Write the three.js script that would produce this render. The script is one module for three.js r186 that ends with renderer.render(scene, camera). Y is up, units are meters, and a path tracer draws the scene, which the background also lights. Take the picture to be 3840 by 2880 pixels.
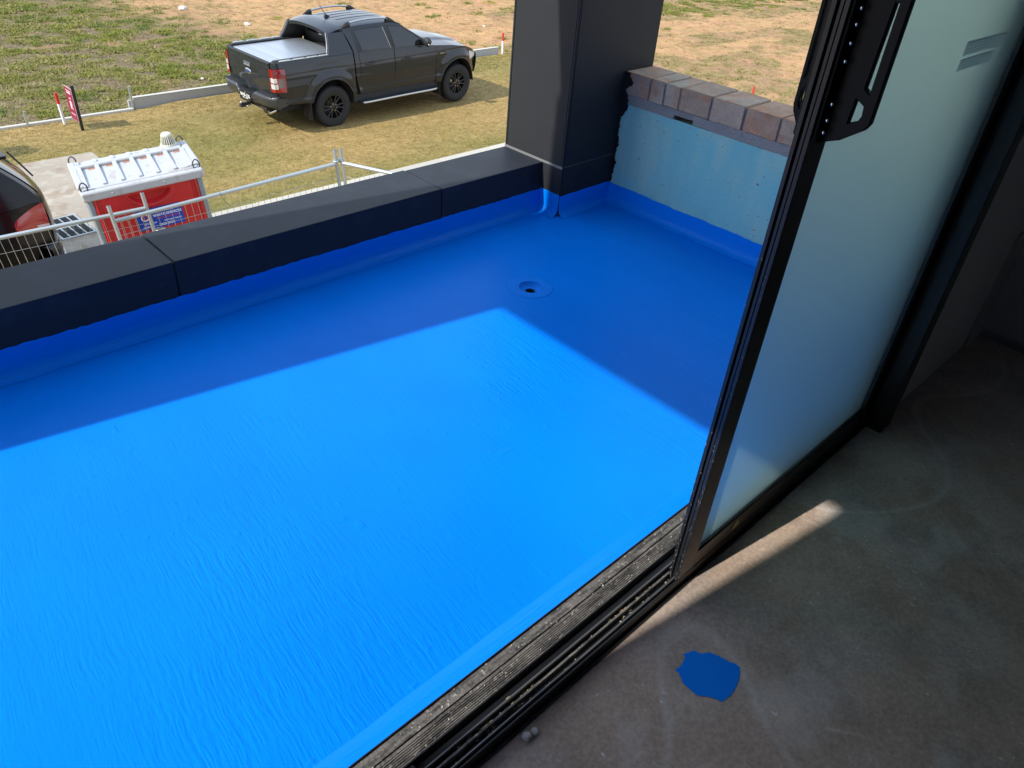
import * as THREE from 'three';
import { RoundedBoxGeometry } from 'three/addons/geometries/RoundedBoxGeometry.js';
import { mergeGeometries } from 'three/addons/utils/BufferGeometryUtils.js';

// ---------------------------------------------------------------- camera, sky, sun, exposure
const scene = new THREE.Scene();
const camera = new THREE.PerspectiveCamera(53.51, 4 / 3, 0.05, 600);
camera.position.set(0, 1.55, 0);
camera.quaternion.setFromRotationMatrix(new THREE.Matrix4().makeBasis(
  new THREE.Vector3(0.72151, 0.07039, 0.68882),
  new THREE.Vector3(0.3623, 0.80939, -0.4622),
  new THREE.Vector3(-0.59005, 0.58304, 0.55848)));
scene.add(camera);

const renderer = new THREE.WebGLRenderer({ antialias: true });
renderer.toneMapping = THREE.LinearToneMapping;
renderer.toneMappingExposure = 1.36;
renderer.shadowMap.enabled = true;

const SKY_W = 128, SKY_H = 64, skyData = new Float32Array(SKY_W * SKY_H * 4);
for (let j = 0; j < SKY_H; j++) for (let i = 0; i < SKY_W; i++) {
  const elevation = Math.max(0, Math.sin(((j + 0.5) / SKY_H - 0.5) * Math.PI));
  const k = Math.pow(elevation, 0.45), s = 1.18;
  skyData.set([s * (0.96 - 0.52 * k), s * (1.0 - 0.40 * k), s * (1.04 - 0.18 * k), 1], (j * SKY_W + i) * 4);
}
const sky = new THREE.DataTexture(skyData, SKY_W, SKY_H, THREE.RGBAFormat, THREE.FloatType);
sky.mapping = THREE.EquirectangularReflectionMapping;
sky.magFilter = THREE.LinearFilter; sky.minFilter = THREE.LinearFilter; sky.needsUpdate = true;
scene.background = sky; scene.environment = sky;

const sun = new THREE.DirectionalLight(new THREE.Color(1, 0.955, 0.88), 3.7);
const toSun = new THREE.Vector3(-0.7623, 0.6361, -0.1197).normalize();
sun.position.copy(toSun).multiplyScalar(60).add(new THREE.Vector3(6, -2, -9));
sun.target.position.set(6, -2, -9);
sun.castShadow = true; sun.shadow.mapSize.set(4096, 4096);
Object.assign(sun.shadow.camera, { left: -30, right: 30, top: 30, bottom: -30, near: 1, far: 160 });
scene.add(sun, sun.target);

// ---------------------------------------------------------------- helpers
let seedState = 12345;
function rnd() { seedState |= 0; seedState = seedState + 0x6D2B79F5 | 0; let t = Math.imul(seedState ^ seedState >>> 15, 1 | seedState); t = t + Math.imul(t ^ t >>> 7, 61 | t) ^ t; return ((t ^ t >>> 14) >>> 0) / 4294967296; }
const rr = (a, b) => a + (b - a) * rnd();
const clamp = (v, a = 0, b = 1) => v < a ? a : v > b ? b : v;
const mix = (a, b, t) => a + (b - a) * t;
const ss = (a, b, v) => { const t = clamp((v - a) / (b - a)); return t * t * (3 - 2 * t); };
const LAT = new Float32Array(65536); for (let i = 0; i < 65536; i++) LAT[i] = rnd();
function noise(x, y) {
  const xi = Math.floor(x), yi = Math.floor(y), fx = x - xi, fy = y - yi, u = fx * fx * (3 - 2 * fx), v = fy * fy * (3 - 2 * fy);
  const a = (yi & 255) << 8, b = ((yi + 1) & 255) << 8, c = xi & 255, d = (xi + 1) & 255;
  const p = LAT[a | c], q = LAT[a | d], r = LAT[b | c], s = LAT[b | d];
  return p + (q - p) * u + (r - p) * v + (p - q - r + s) * u * v;
}
function fbm(x, y, o = 4) { let s = 0, a = 0.5, n = 0; for (let i = 0; i < o; i++) { s += a * noise(x, y); n += a; x = x * 2.03 + 17.1; y = y * 2.03 + 5.7; a *= 0.5; } return s / n; }
const toS = v => v <= 0 ? 0 : v >= 1 ? 255 : 255 * (v < 0.0031308 ? v * 12.92 : 1.055 * Math.pow(v, 1 / 2.4) - 0.055);
function colourMap(w, h, fn) {          // fn(u, v) gives linear r, g, b
  const d = new Uint8Array(w * h * 4);
  for (let j = 0; j < h; j++) for (let i = 0; i < w; i++) { const c = fn((i + 0.5) / w, (j + 0.5) / h), k = (j * w + i) * 4; d[k] = toS(c[0]); d[k + 1] = toS(c[1]); d[k + 2] = toS(c[2]); d[k + 3] = 255; }
  const t = new THREE.DataTexture(d, w, h); t.colorSpace = THREE.SRGBColorSpace; finish(t); return t;
}
function greyMap(w, h, fn) {
  const d = new Uint8Array(w * h * 4);
  for (let j = 0; j < h; j++) for (let i = 0; i < w; i++) { const c = clamp(fn((i + 0.5) / w, (j + 0.5) / h)) * 255, k = (j * w + i) * 4; d[k] = d[k + 1] = d[k + 2] = c; d[k + 3] = 255; }
  const t = new THREE.DataTexture(d, w, h); finish(t); return t;
}
function finish(t) { t.wrapS = t.wrapT = THREE.RepeatWrapping; t.magFilter = THREE.LinearFilter; t.minFilter = THREE.LinearMipmapLinearFilter; t.generateMipmaps = true; t.needsUpdate = true; }
function canvasMap(w, h, draw) {
  const c = document.createElement('canvas'); c.width = w; c.height = h; draw(c.getContext('2d'), w, h);
  const t = new THREE.CanvasTexture(c); t.colorSpace = THREE.SRGBColorSpace; t.magFilter = THREE.LinearFilter; return t;
}
const lin = (r, g, b) => new THREE.Color().setRGB(r, g, b);
function mat(r, g, b, roughness = 0.7, extra = {}) { return new THREE.MeshPhysicalMaterial({ color: lin(r, g, b), roughness, side: THREE.DoubleSide, ...extra }); }

const taken = {};
function numbered(name) { const n = taken[name] = (taken[name] ?? -1) + 1; return n ? name + '_' + String(n).padStart(3, '0') : name; }
function part(name, geometry, material, parent) {
  const m = new THREE.Mesh(geometry, material); m.name = name; m.castShadow = m.receiveShadow = true; parent.add(m); return m;
}
function tag(o, label, category, group) { o.userData.label = label; o.userData.category = category; if (group) o.userData.group = group; return o; }
function thing(name, label, category, [x, y, z] = [0, 0, 0], turn = 0, group) {
  const g = new THREE.Group(); g.name = numbered(name); g.position.set(x, y, z); g.rotation.y = turn; scene.add(g); return tag(g, label, category, group);
}
function structure(name, geometry, material) { const m = part(numbered(name), geometry, material, scene); m.userData.kind = 'structure'; m.userData.label = name.replace(/_/g, ' '); return m; }
function box(x0, x1, y0, y1, z0, z1, bevel = 0) {
  const w = x1 - x0, h = y1 - y0, d = z1 - z0;
  const g = bevel ? new RoundedBoxGeometry(w, h, d, 2, Math.min(bevel, w / 2.01, h / 2.01, d / 2.01)) : new THREE.BoxGeometry(w, h, d);
  g.translate((x0 + x1) / 2, (y0 + y1) / 2, (z0 + z1) / 2); return g;
}
function uvWorld(g, fu) { const p = g.attributes.position, uv = []; for (let i = 0; i < p.count; i++) uv.push(...fu(p.getX(i), p.getY(i), p.getZ(i))); g.setAttribute('uv', new THREE.Float32BufferAttribute(uv, 2)); return g; }
function boxUV(g, scale = 1) {         // metres on the dominant plane of each face
  const p = g.attributes.position, n = g.attributes.normal, uv = [];
  for (let i = 0; i < p.count; i++) { const ax = Math.abs(n.getX(i)), ay = Math.abs(n.getY(i)), az = Math.abs(n.getZ(i)); const x = p.getX(i), y = p.getY(i), z = p.getZ(i);
    const q = ay >= ax && ay >= az ? [x, z] : ax >= az ? [z, y] : [x, y]; uv.push(q[0] * scale, q[1] * scale); }
  g.setAttribute('uv', new THREE.Float32BufferAttribute(uv, 2)); return g;
}
function sheet(x0, x1, z0, z1, y, nx = 1, nz = 1, fy) {
  const pos = [], uv = [], idx = [];
  for (let j = 0; j <= nz; j++) for (let i = 0; i <= nx; i++) { const x = mix(x0, x1, i / nx), z = mix(z0, z1, j / nz); pos.push(x, fy ? y + fy(x, z) : y, z); uv.push(i / nx, j / nz); }
  for (let j = 0; j < nz; j++) for (let i = 0; i < nx; i++) { const a = j * (nx + 1) + i, b = a + 1, c = a + nx + 1, d = c + 1; idx.push(a, c, b, b, c, d); }
  const g = new THREE.BufferGeometry(); g.setAttribute('position', new THREE.Float32BufferAttribute(pos, 3)); g.setAttribute('uv', new THREE.Float32BufferAttribute(uv, 2)); g.setIndex(idx); g.computeVertexNormals(); return g;
}
function grid(nu, nv, fn) {            // fn(u, v) gives a point
  const pos = [], uv = [], idx = [];
  for (let j = 0; j <= nv; j++) for (let i = 0; i <= nu; i++) { pos.push(...fn(i / nu, j / nv)); uv.push(i / nu, j / nv); }
  for (let j = 0; j < nv; j++) for (let i = 0; i < nu; i++) { const a = j * (nu + 1) + i, b = a + 1, c = a + nu + 1, d = c + 1; idx.push(a, b, c, b, d, c); }
  const g = new THREE.BufferGeometry(); g.setAttribute('position', new THREE.Float32BufferAttribute(pos, 3)); g.setAttribute('uv', new THREE.Float32BufferAttribute(uv, 2)); g.setIndex(idx); g.computeVertexNormals(); return g;
}
function bar(a, b, r, seg = 8, r2 = r) {  // cylinder from a to b
  const A = new THREE.Vector3(...a), B = new THREE.Vector3(...b), d = B.clone().sub(A), g = new THREE.CylinderGeometry(r2, r, d.length(), seg);
  g.applyQuaternion(new THREE.Quaternion().setFromUnitVectors(new THREE.Vector3(0, 1, 0), d.normalize())); g.translate((a[0] + b[0]) / 2, (a[1] + b[1]) / 2, (a[2] + b[2]) / 2); return g;
}
function tube(pts, r, seg = 24, rad = 8, closed = false) { return new THREE.TubeGeometry(new THREE.CatmullRomCurve3(pts.map(p => new THREE.Vector3(...p)), closed), seg, r, rad, closed); }
function merge(list) { return mergeGeometries(list.map(g => { const n = g.index ? g.toNonIndexed() : g; for (const k of Object.keys(n.attributes)) if (!['position', 'normal', 'uv'].includes(k)) n.deleteAttribute(k); return n; })); }
function prism(points, depth, bevel = 0) {  // extrude an outline along +z
  const s = new THREE.Shape(points.map(p => new THREE.Vector2(...p)));
  return new THREE.ExtrudeGeometry(s, { depth, bevelEnabled: bevel > 0, bevelSize: bevel, bevelThickness: bevel, bevelSegments: 2, curveSegments: 10 });
}
function alongX(profile, x0, x1) {       // closed (z, y) outline swept along x
  const g = prism(profile, x1 - x0); // outline in xy, depth z
  const p = g.attributes.position; for (let i = 0; i < p.count; i++) { const z = p.getX(i), y = p.getY(i), x = p.getZ(i); p.setXYZ(i, x0 + x, y, z); }
  g.computeVertexNormals(); return g;
}

// ---------------------------------------------------------------- ground, lawn, field, concrete
const GROUND = -3.40, K = 1.0855;
const UPHILL = new THREE.Vector3(-0.098, 0.995, 0.016).normalize();      // the yard beside the house climbs to the right
const yardRise = (x, z) => 0.098 * clamp(x - 2.63, -1.5, 3) * ss(-9.3, -8.6, z) * ss(-3.0, -4.2, z) * ss(10, 7, x);
const groundGeo = (() => {
  const zs = [-160, -40, -16, -9.35, -8.9, -8.55, -8, -7, -6, -5, -4.2, -3, 60], xs = [-120, -20, 0, 1, 2, 3, 4, 5, 6, 7, 8, 9, 10, 40, 160], pos = [], uv = [], idx = [], nx = xs.length;
  for (const z of zs) for (const x of xs) { pos.push(x, GROUND - 0.014 + yardRise(x, z), z); uv.push(x / 9, z / 9); }
  for (let j = 0; j < zs.length - 1; j++) for (let i = 0; i < nx - 1; i++) { const a = j * nx + i, b = a + 1, c = a + nx, d = c + 1; idx.push(a, c, b, b, c, d); }
  const g = new THREE.BufferGeometry(); g.setAttribute('position', new THREE.Float32BufferAttribute(pos, 3)); g.setAttribute('uv', new THREE.Float32BufferAttribute(uv, 2)); g.setIndex(idx); g.computeVertexNormals(); return g;
})();
const soilMap = colourMap(512, 512, (u, v) => { const n = fbm(u * 24, v * 24, 4), m = noise(u * 150, v * 150); const k = 0.75 + 0.5 * n; return [0.42 * k + 0.08 * m, 0.33 * k + 0.06 * m, 0.22 * k + 0.04 * m]; });
structure('ground', groundGeo, mat(1, 1, 1, 0.95, { map: soilMap })).userData.label = 'bare brown soil around and beyond the lots';

// how green a spot of the vacant lot is, and how sandy
function lotGreen(x, z) {
  x /= K; z /= K; return lotGreenAt(x, z);
}
function lotGreenAt(x, z) {
  const n = fbm(x * 0.7 + 3, z * 0.9, 3), f = fbm(x * 2.6, z * 3.0 + 40, 3);
  const sandy = lotSandAt(x, z);
  let g = ss(0.32, 0.60, n * 0.3 + f * 0.7) * 0.95;
  const band = ss(-16.2, -16.9, z - (x - 17) * 0.03) * ss(-19.4, -18.2, z - (x - 17) * 0.10) * ss(17, 20, x);
  g = g * mix(1, 0.2, sandy) + band * ss(0.34, 0.52, f) * 0.95;
  return clamp(g);
}
function lotSand(x, z) { return lotSandAt(x / K, z / K); }
function lotSandAt(x, z) {
  const w = fbm(x * 0.25 + 9, z * 0.25 + 2, 3) * 5;
  const t = ss(9.0, 13, x + w - 2.5 - (z + 18) * 0.35);
  const strip = ss(0.5, 0.62, fbm(x * 0.32 + 50, z * 0.8, 3)) * ss(12, 16, x) * 0.6;
  return clamp(t - strip * 0.6);
}
const LX0 = 0, LX1 = 50, LZ0 = -38, LZ1 = -2.5;
const lotRise = (x, z) => 0.10 * ss(-16.6, -18.5, z) * (fbm(x * 0.5, z * 0.5, 3) - 0.25);
const fieldMap = colourMap(2048, 1500, (u, v) => {
  const x = mix(LX0, LX1, u), z = mix(LZ0, LZ1, v), s = lotSand(x, z), g = lotGreen(x, z);
  const fine = noise(x * 30, z * 30), grain = noise(x * 46 + 7, z * 46), mid = fbm(x * 3.3, z * 3.3, 4), red = ss(0.66, 0.74, fbm(x * 0.9 + 31, z * 1.3, 3)) * 0.5;
  let c = [mix(0.165, 0.56, s), mix(0.112, 0.30, s), mix(0.07, 0.135, s)];
  c = [mix(c[0], 0.46, red), mix(c[1], 0.22, red), mix(c[2], 0.11, red)];
  const k = 0.62 + 0.45 * mid + 0.34 * (fine - 0.5) + 0.22 * (grain - 0.5);
  const straw = ss(0.5, 0.8, noise(x * 17, z * 21)) * 0.55 * (1 - 0.5 * s);
  c = [mix(c[0], 0.33, straw) * k, mix(c[1], 0.25, straw) * k, mix(c[2], 0.115, straw) * k];
  const gg = g * ss(0.28, 0.56, 0.5 * fine + 0.5 * mid) * 0.95, w = 0.75 + 0.5 * grain;
  return [mix(c[0], mix(0.17, 0.24, s) * w, gg), mix(c[1], mix(0.16, 0.25, s) * w, gg), mix(c[2], 0.048 * w, gg)];
});
structure('vacant_lot', sheet(LX0, LX1, LZ0, LZ1, GROUND - 0.006, 100, 64, lotRise), mat(1, 1, 1, 0.97, { map: fieldMap })).userData.label = 'patchy grass and bare soil of the vacant lot';

const WX0 = -6, WX1 = 15.85, WZ0 = -16.13, WZ1 = -9.36;
function lawnDry(x, z) { x /= K; z /= K; return clamp(0.55 + 1.5 * (fbm(x * 0.55 + 80, z * 0.75 + 12, 4) - 0.5) + 0.35 * ss(5, 8, x) * ss(-14.4, -12.6, z) - 0.55 * ss(-10.9, -9.9, z) - 0.45 * ss(9.5, 12, x) * ss(-12.2, -13.8, z)); }
const lawnRise = (x, z) => 0.02 * fbm(x * 0.8, z * 0.8, 2) + 0.05 * ss(5.6, 6.5, x) * ss(-14.9, -15.9, z);
const lawnMap = colourMap(1536, 512, (u, v) => {
  const x = mix(WX0, WX1, u), z = mix(WZ0, WZ1, v), d = lawnDry(x, z), f = noise(x * 33, z * 33), m = fbm(x * 7, z * 7, 3), q = noise(x * 15 + 9, z * 19);
  const k = 0.60 + 0.42 * m + 0.36 * (f - 0.5) + 0.2 * q;
  return [mix(0.205, 0.385, d) * k, mix(0.18, 0.255, d) * k, mix(0.046, 0.092, d) * k];
});
structure('lawn', sheet(WX0, WX1, WZ0, WZ1, GROUND, 60, 14, lawnRise), mat(1, 1, 1, 0.97, { map: lawnMap })).userData.label = 'mown straw coloured lawn strip';

// grass blades: real tufts spread over lawn and lot
function tuftGeometry(blades, spread, lean) {
  const pos = [];
  for (let i = 0; i < blades; i++) {
    const a = rnd() * 6.283, r = Math.sqrt(rnd()) * spread, x = Math.cos(a) * r, z = Math.sin(a) * r, t = rnd() * 6.283, w = 0.07 + 0.06 * rnd(), h = 0.6 + 0.6 * rnd(), l = lean * (0.4 + rnd());
    const dx = Math.cos(t) * w, dz = Math.sin(t) * w, ox = Math.cos(t + 1.6) * l, oz = Math.sin(t + 1.6) * l;
    pos.push(x - dx, 0, z - dz, x + ox, h, z + oz, x + dx, 0, z + dz);
  }
  const g = new THREE.BufferGeometry(); g.setAttribute('position', new THREE.Float32BufferAttribute(pos, 3)); g.computeVertexNormals(); return g;
}
function scatter(name, label, geometry, material, spots) {
  const im = new THREE.InstancedMesh(geometry, material, spots.length), o = new THREE.Object3D();
  spots.forEach((s, i) => { o.position.set(s.x, s.y, s.z); o.rotation.set(0, s.a ?? rnd() * 6.283, 0); o.scale.set(s.w, s.h, s.w); o.updateMatrix(); im.setMatrixAt(i, o.matrix); im.setColorAt(i, s.c); });
  im.name = name; im.castShadow = im.receiveShadow = true; im.userData = { kind: 'stuff', label, category: 'grass' }; scene.add(im); return im;
}
const bladeMat = new THREE.MeshPhysicalMaterial({ color: 0xffffff, roughness: 0.85, side: THREE.DoubleSide, transmission: 0, specularIntensity: 0.2 });
{
  const lawnSpots = [];
  while (lawnSpots.length < 28000) {
    const x = rr(1.7, 15.8), z = rr(-16.06, -10.75); if (x < 4.0 && z > -14.17) continue;
    const d = clamp(lawnDry(x, z) + rr(-0.3, 0.3)), k = rr(0.75, 1.2), h = rr(0.006, 0.016);
    lawnSpots.push({ x, y: GROUND + lawnRise(x, z) - 0.001, z, w: rr(0.03, 0.06), h, c: lin(mix(0.245, 0.45, d) * k, mix(0.22, 0.31, d) * k, mix(0.055, 0.115, d) * k) });
  }
  scatter('lawn_grass', 'short dry grass blades of the mown lawn', tuftGeometry(9, 1, 0.8), bladeMat, lawnSpots);
  const lotSpots = [];
  for (let tries = 0; tries < 400000 && lotSpots.length < 60000; tries++) {
    const x = rr(1.6, 39), z = rr(-30.5, -7); if (z > -16.3 && x < 16) continue;
    const g = lotGreen(x, z), s = lotSand(x, z), p = 0.16 * (1 - 0.75 * s) + 0.84 * g * g;
    if (rnd() > p) continue;
    const fresh = clamp(g * 0.9 + rr(-0.6, 0.4)), k = rr(0.7, 1.25), big = rnd() < 0.1 * g ? 2 : 1;
    lotSpots.push({ x, y: GROUND - 0.008 + lotRise(x, z), z, w: rr(0.04, 0.085) * big, h: rr(0.012, 0.034) * big, c: lin(mix(0.33, 0.21, fresh) * k, mix(0.25, 0.22, fresh) * k, mix(0.115, 0.045, fresh) * k) });
  }
  for (let i = 0; i < 900; i++) {                       // denser clumps of weeds
    const x = rr(1.6, 38), z = rr(-30, -16.35), s = lotSand(x, z); if (rnd() < s * 0.75) continue;
    const R = rr(0.08, 0.3), hue = rnd(), n = 6 + Math.floor(R * 60);
    for (let j = 0; j < n; j++) { const a = rnd() * 6.283, q = Math.sqrt(rnd()) * R, px = x + Math.cos(a) * q * 1.3, pz = z + Math.sin(a) * q, k = rr(0.7, 1.2); lotSpots.push({ x: px, y: GROUND - 0.008 + lotRise(px, pz), z: pz, w: rr(0.04, 0.075), h: rr(0.03, 0.085), c: lin(mix(0.29, 0.13, hue) * k, mix(0.30, 0.20, hue) * k, mix(0.05, 0.045, hue) * k) }); }
  }
  scatter('lot_grass', 'sparse weeds and tufts on the vacant lot', tuftGeometry(9, 1, 0.8), bladeMat, lotSpots);
}

// small pale stones lying on the lot
{
  const stoneMat = mat(0.62, 0.58, 0.5, 0.9), stoneGeo = new THREE.DodecahedronGeometry(1, 0);
  const spots = [[10.4, -24.7, 0.13, 'large pale stone on the bare lot beyond the truck'], [11.1, -22.1, 0.09, 'pale stone on the lot behind the truck cab'], [17.5, -19.1, 0.05, 'small pale stone on the sandy ground past the bonnet'], [7.6, -17.6, 0.045, 'small pale stone in the weeds behind the retaining wall']];
  for (const [x, z, r, label] of spots) { const t = part(numbered('stone'), stoneGeo, stoneMat, scene); t.position.set(x, GROUND + lotRise(x, z) + r * 0.2, z); t.scale.set(r * 1.3, r * 0.6, r); t.rotation.y = x; tag(t, label, 'stone'); }
}

// concrete driveway and footpath
const concreteBump = greyMap(512, 512, (u, v) => 0.5 * noise(u * 256, v * 256) + 0.5 * fbm(u * 16, v * 16, 4));
const DX0 = -6, DX1 = 3.97, DZ0 = -14.17, DZ1 = -9.38;
const driveMap = colourMap(1024, 512, (u, v) => {
  const x = mix(DX0, DX1, u), z = mix(DZ0, DZ1, v), n = fbm(x * 1.6, z * 1.6, 4), f = noise(x * 40, z * 40), stain = ss(0.52, 0.66, fbm(x * 3.1 + 4, z * 3.1, 4)), streak = ss(0.6, 0.78, noise(x * 9 + z * 6, z * 9 - x * 4));
  const k = 0.78 + 0.34 * n + 0.1 * (f - 0.5);
  return [mix(mix(0.40, 0.335, stain), 0.53, streak * 0.45) * k, mix(mix(0.335, 0.26, stain), 0.47, streak * 0.45) * k, mix(mix(0.26, 0.185, stain), 0.37, streak * 0.45) * k];
});
structure('driveway', (() => { const g = box(DX0, DX1, GROUND - 0.1, GROUND + 0.03, DZ0, DZ1, 0.01); return uvWorld(g, (x, y, z) => [(x - DX0) / (DX1 - DX0), (z - DZ0) / (DZ1 - DZ0)]); })(), mat(1, 1, 1, 0.85, { map: driveMap, bumpMap: concreteBump, bumpScale: 0.002 })).userData.label = 'stained concrete driveway slab';
{
  const path = new THREE.Group(); path.name = 'footpath'; path.userData = { kind: 'structure', label: 'pale concrete footpath in slabs' }; scene.add(path);
  const tones = [0, 1, 2].map(i => mat(0.46 + 0.03 * i, 0.42 + 0.028 * i, 0.35 + 0.02 * i, 0.85, { bumpMap: concreteBump, bumpScale: 0.002, map: null }));
  for (let i = -1; i < 5; i++) { const x0 = 5.145 + 1.227 * i, g = boxUV(box(x0 + 0.006, x0 + 1.221, GROUND - 0.08, GROUND + 0.032, -10.70, -9.40, 0.008), 0.5); part('paving_slab', g, tones[(i + 4) % 3], path); }
}

// ---------------------------------------------------------------- balcony and room shell
const cladMat = mat(0.036, 0.038, 0.041, 0.55, { specularIntensity: 0.3,
  map: colourMap(512, 512, (u, v) => { const n = fbm(u * 7, v * 7, 4), d = ss(0.55, 0.8, fbm(u * 19 + 3, v * 19, 3)), k = 0.94 + 0.1 * n + 0.08 * d; return [k * 0.8, k * 0.8, k * 0.8]; }),
});
const coreMat = mat(0.34, 0.335, 0.325, 0.85);
const capMat = mat(0.040, 0.047, 0.062, 0.55, { specularIntensity: 0.35,
  map: colourMap(1024, 512, (u, v) => { const n = fbm(u * 10, v * 10, 4), d = ss(0.52, 0.75, fbm(u * 26 + 3, v * 26, 4)), s = ss(0.93, 0.97, noise(u * 190, v * 190)), k = 0.82 + 0.12 * n + 0.16 * d + 0.6 * s; return [k * 0.8, k * 0.8, k * 0.79]; }),
});

// blue liquid membrane: brushed floor with coves up the walls
const FX0 = -1.3, FX1 = 3.16, FZ0 = -2.54, FZ1 = -0.735;
const TX0 = -0.3, TX1 = 3.2;
function membraneHeight(u, v) {
  const x = mix(TX0, TX1, u), z = mix(FZ0, FZ1, v);
  const wx = x + 0.06 * (fbm(x * 1.6 + 3, z * 1.6, 3) - 0.5) + 0.008 * (noise(x * 13, z * 13) - 0.5) + 0.10 * (z + 1.6);
  const near = ss(-2.25, -1.7, z);
  const amp = (0.25 + 0.75 * near) * (0.35 + 0.65 * ss(0.3, 0.62, fbm(x * 2.2 + 20, z * 1.7, 3)));
  const wy = wx + 0.0035 * (noise(x * 30, z * 14) - 0.5) + 0.002 * (noise(x * 90, z * 50) - 0.5), r1 = noise(wy * 135, z * 11 + 9), r2 = noise(wy * 250, z * 30);
  let h = 0.55 * (1 - Math.abs(2 * r1 - 1)) + 0.45 * (1 - Math.abs(2 * r2 - 1));
  const cross = noise(x * 60, z * 90) * 0.5 + noise(x * 130, z * 150) * 0.5;
  const rough = ss(0.55, 0.75, fbm(x * 1.3 + 60, z * 2.3 + 8, 3));
  h = mix(h, cross, rough * 0.6);
  const blob = ss(0.9, 0.97, noise(x * 38 + 11, z * 38)) * ss(0.45, 0.6, noise(x * 3, z * 3)) * 0.9;
  const crack = (1 - ss(0, 0.025, Math.abs(noise(x * 5 + 77, z * 5) - 0.5))) * ss(0.62, 0.72, noise(x * 2.3 + 31, z * 2.3)) * 0.5;
  return 0.5 + (h - 0.5) * amp * 0.7 + blob * 0.5 - crack * 0.25;
}
const membraneBump = greyMap(2048, 1400, membraneHeight);
const membraneTone = colourMap(1024, 512, (u, v) => {
  const x = mix(TX0, TX1, u), z = mix(FZ0, FZ1, v), n = fbm(x * 1.4 + 5, z * 1.4, 4), f = fbm(x * 8, z * 3, 3), k = 0.9 + 0.14 * n + 0.08 * (f - 0.5);
  return [0.0 * k, mix(0.222, 0.258, n) * k, 0.97 * k];
});
const membraneMat = new THREE.MeshPhysicalMaterial({ color: 0xffffff, map: membraneTone, bumpMap: membraneBump, bumpScale: 0.0024, roughness: 0.34, side: THREE.DoubleSide, specularIntensity: 0.15 });
const membraneSmooth = new THREE.MeshPhysicalMaterial({ color: lin(0.0, 0.24, 0.95), roughness: 0.4, side: THREE.DoubleSide, specularIntensity: 0.25, bumpMap: greyMap(512, 128, (u, v) => fbm(u * 60, v * 10, 3)), bumpScale: 0.002 });
const DRAIN = [2.118, -1.945];
const balconyFloor = (() => {
  const s = new THREE.Shape(); s.moveTo(FX0, FZ0); s.lineTo(FX1, FZ0); s.lineTo(FX1, FZ1); s.lineTo(FX0, FZ1); s.closePath();
  const hole = new THREE.Path(); hole.absellipse(DRAIN[0], DRAIN[1], 0.05, 0.05, 0, 6.2832, true); s.holes.push(hole);
  const g = new THREE.ShapeGeometry(s, 40); g.rotateX(Math.PI / 2);
  const p = g.attributes.position, n = g.attributes.normal; for (let i = 0; i < p.count; i++) n.setXYZ(i, 0, 1, 0);
  const ix = g.index.array; for (let i = 0; i < ix.length; i += 3) { const t = ix[i]; ix[i] = ix[i + 1]; ix[i + 1] = t; }
  uvWorld(g, (x, y, z) => [(x - TX0) / (TX1 - TX0), (z - FZ0) / (FZ1 - FZ0)]);
  const m = structure('balcony_floor', g, membraneMat); m.userData.label = 'bright blue brushed waterproof membrane of the balcony floor'; return m;
})();
function cove(x0, z0, x1, z1, nx, nz, top, seedK, jag = 0.006) {   // strip of membrane climbing a wall; (nx, nz) points off the wall
  const L = Math.hypot(x1 - x0, z1 - z0), N = Math.max(4, Math.round(L / 0.02));
  const prof = [[0.045, 0.0015], [0.026, 0.005], [0.012, 0.014], [0.005, 0.03], [0.003, 0.06], [0.0025, 1]];
  const g = grid(N, prof.length - 1, (u, v) => {
    const q = prof[Math.round(v * (prof.length - 1))], x = mix(x0, x1, u), z = mix(z0, z1, u), w = (fbm(u * L * 9 + seedK, 2, 3) - 0.5) * jag * 1.6 + (noise(u * L * 55 + seedK, 7) - 0.5) * jag;
    const y = q[1] === 1 ? top + w : q[1], d = q[0] + (q[1] < 0.02 ? 0.006 * (noise(u * L * 12, seedK) - 0.5) : 0);
    return [x + nx * d, y, z + nz * d];
  });
  return g;
}
part('membrane_upturn', cove(FX0, -2.53, 2.757, -2.53, 0, 1, 0.105, 3), membraneSmooth, balconyFloor);
part('membrane_upturn', cove(2.757, -2.53, 2.757, -2.397, -1, 0, 0.112, 13, 0.004), membraneSmooth, balconyFloor);
part('membrane_upturn', cove(2.757, -2.397, 3.144, -2.397, 0, 1, 0.105, 23, 0.004), membraneSmooth, balconyFloor);
part('membrane_upturn', cove(3.144, -2.397, 3.144, -0.72, -1, 0, 0.1, 33, 0.005), membraneSmooth, balconyFloor);
part('membrane_upturn', grid(160, 4, (u, v) => { const x = mix(FX0, 3.14, u), w = 0.003 * (noise(x * 9, 2) - 0.5); return [x, [0.0016, 0.006, 0.02, 0.036, 0.046][Math.round(v * 4)], [-0.777, -0.76, -0.739, -0.719, -0.706][Math.round(v * 4)] + w]; }), membraneSmooth, balconyFloor).userData.label = 'smooth blue membrane strip along the door sill';
structure('balcony_slab', box(-1.3, 3.36, -0.3, -0.125, -2.79, -0.56), mat(0.3, 0.29, 0.27, 0.9)).userData.label = 'concrete slab carrying the balcony';

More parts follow.
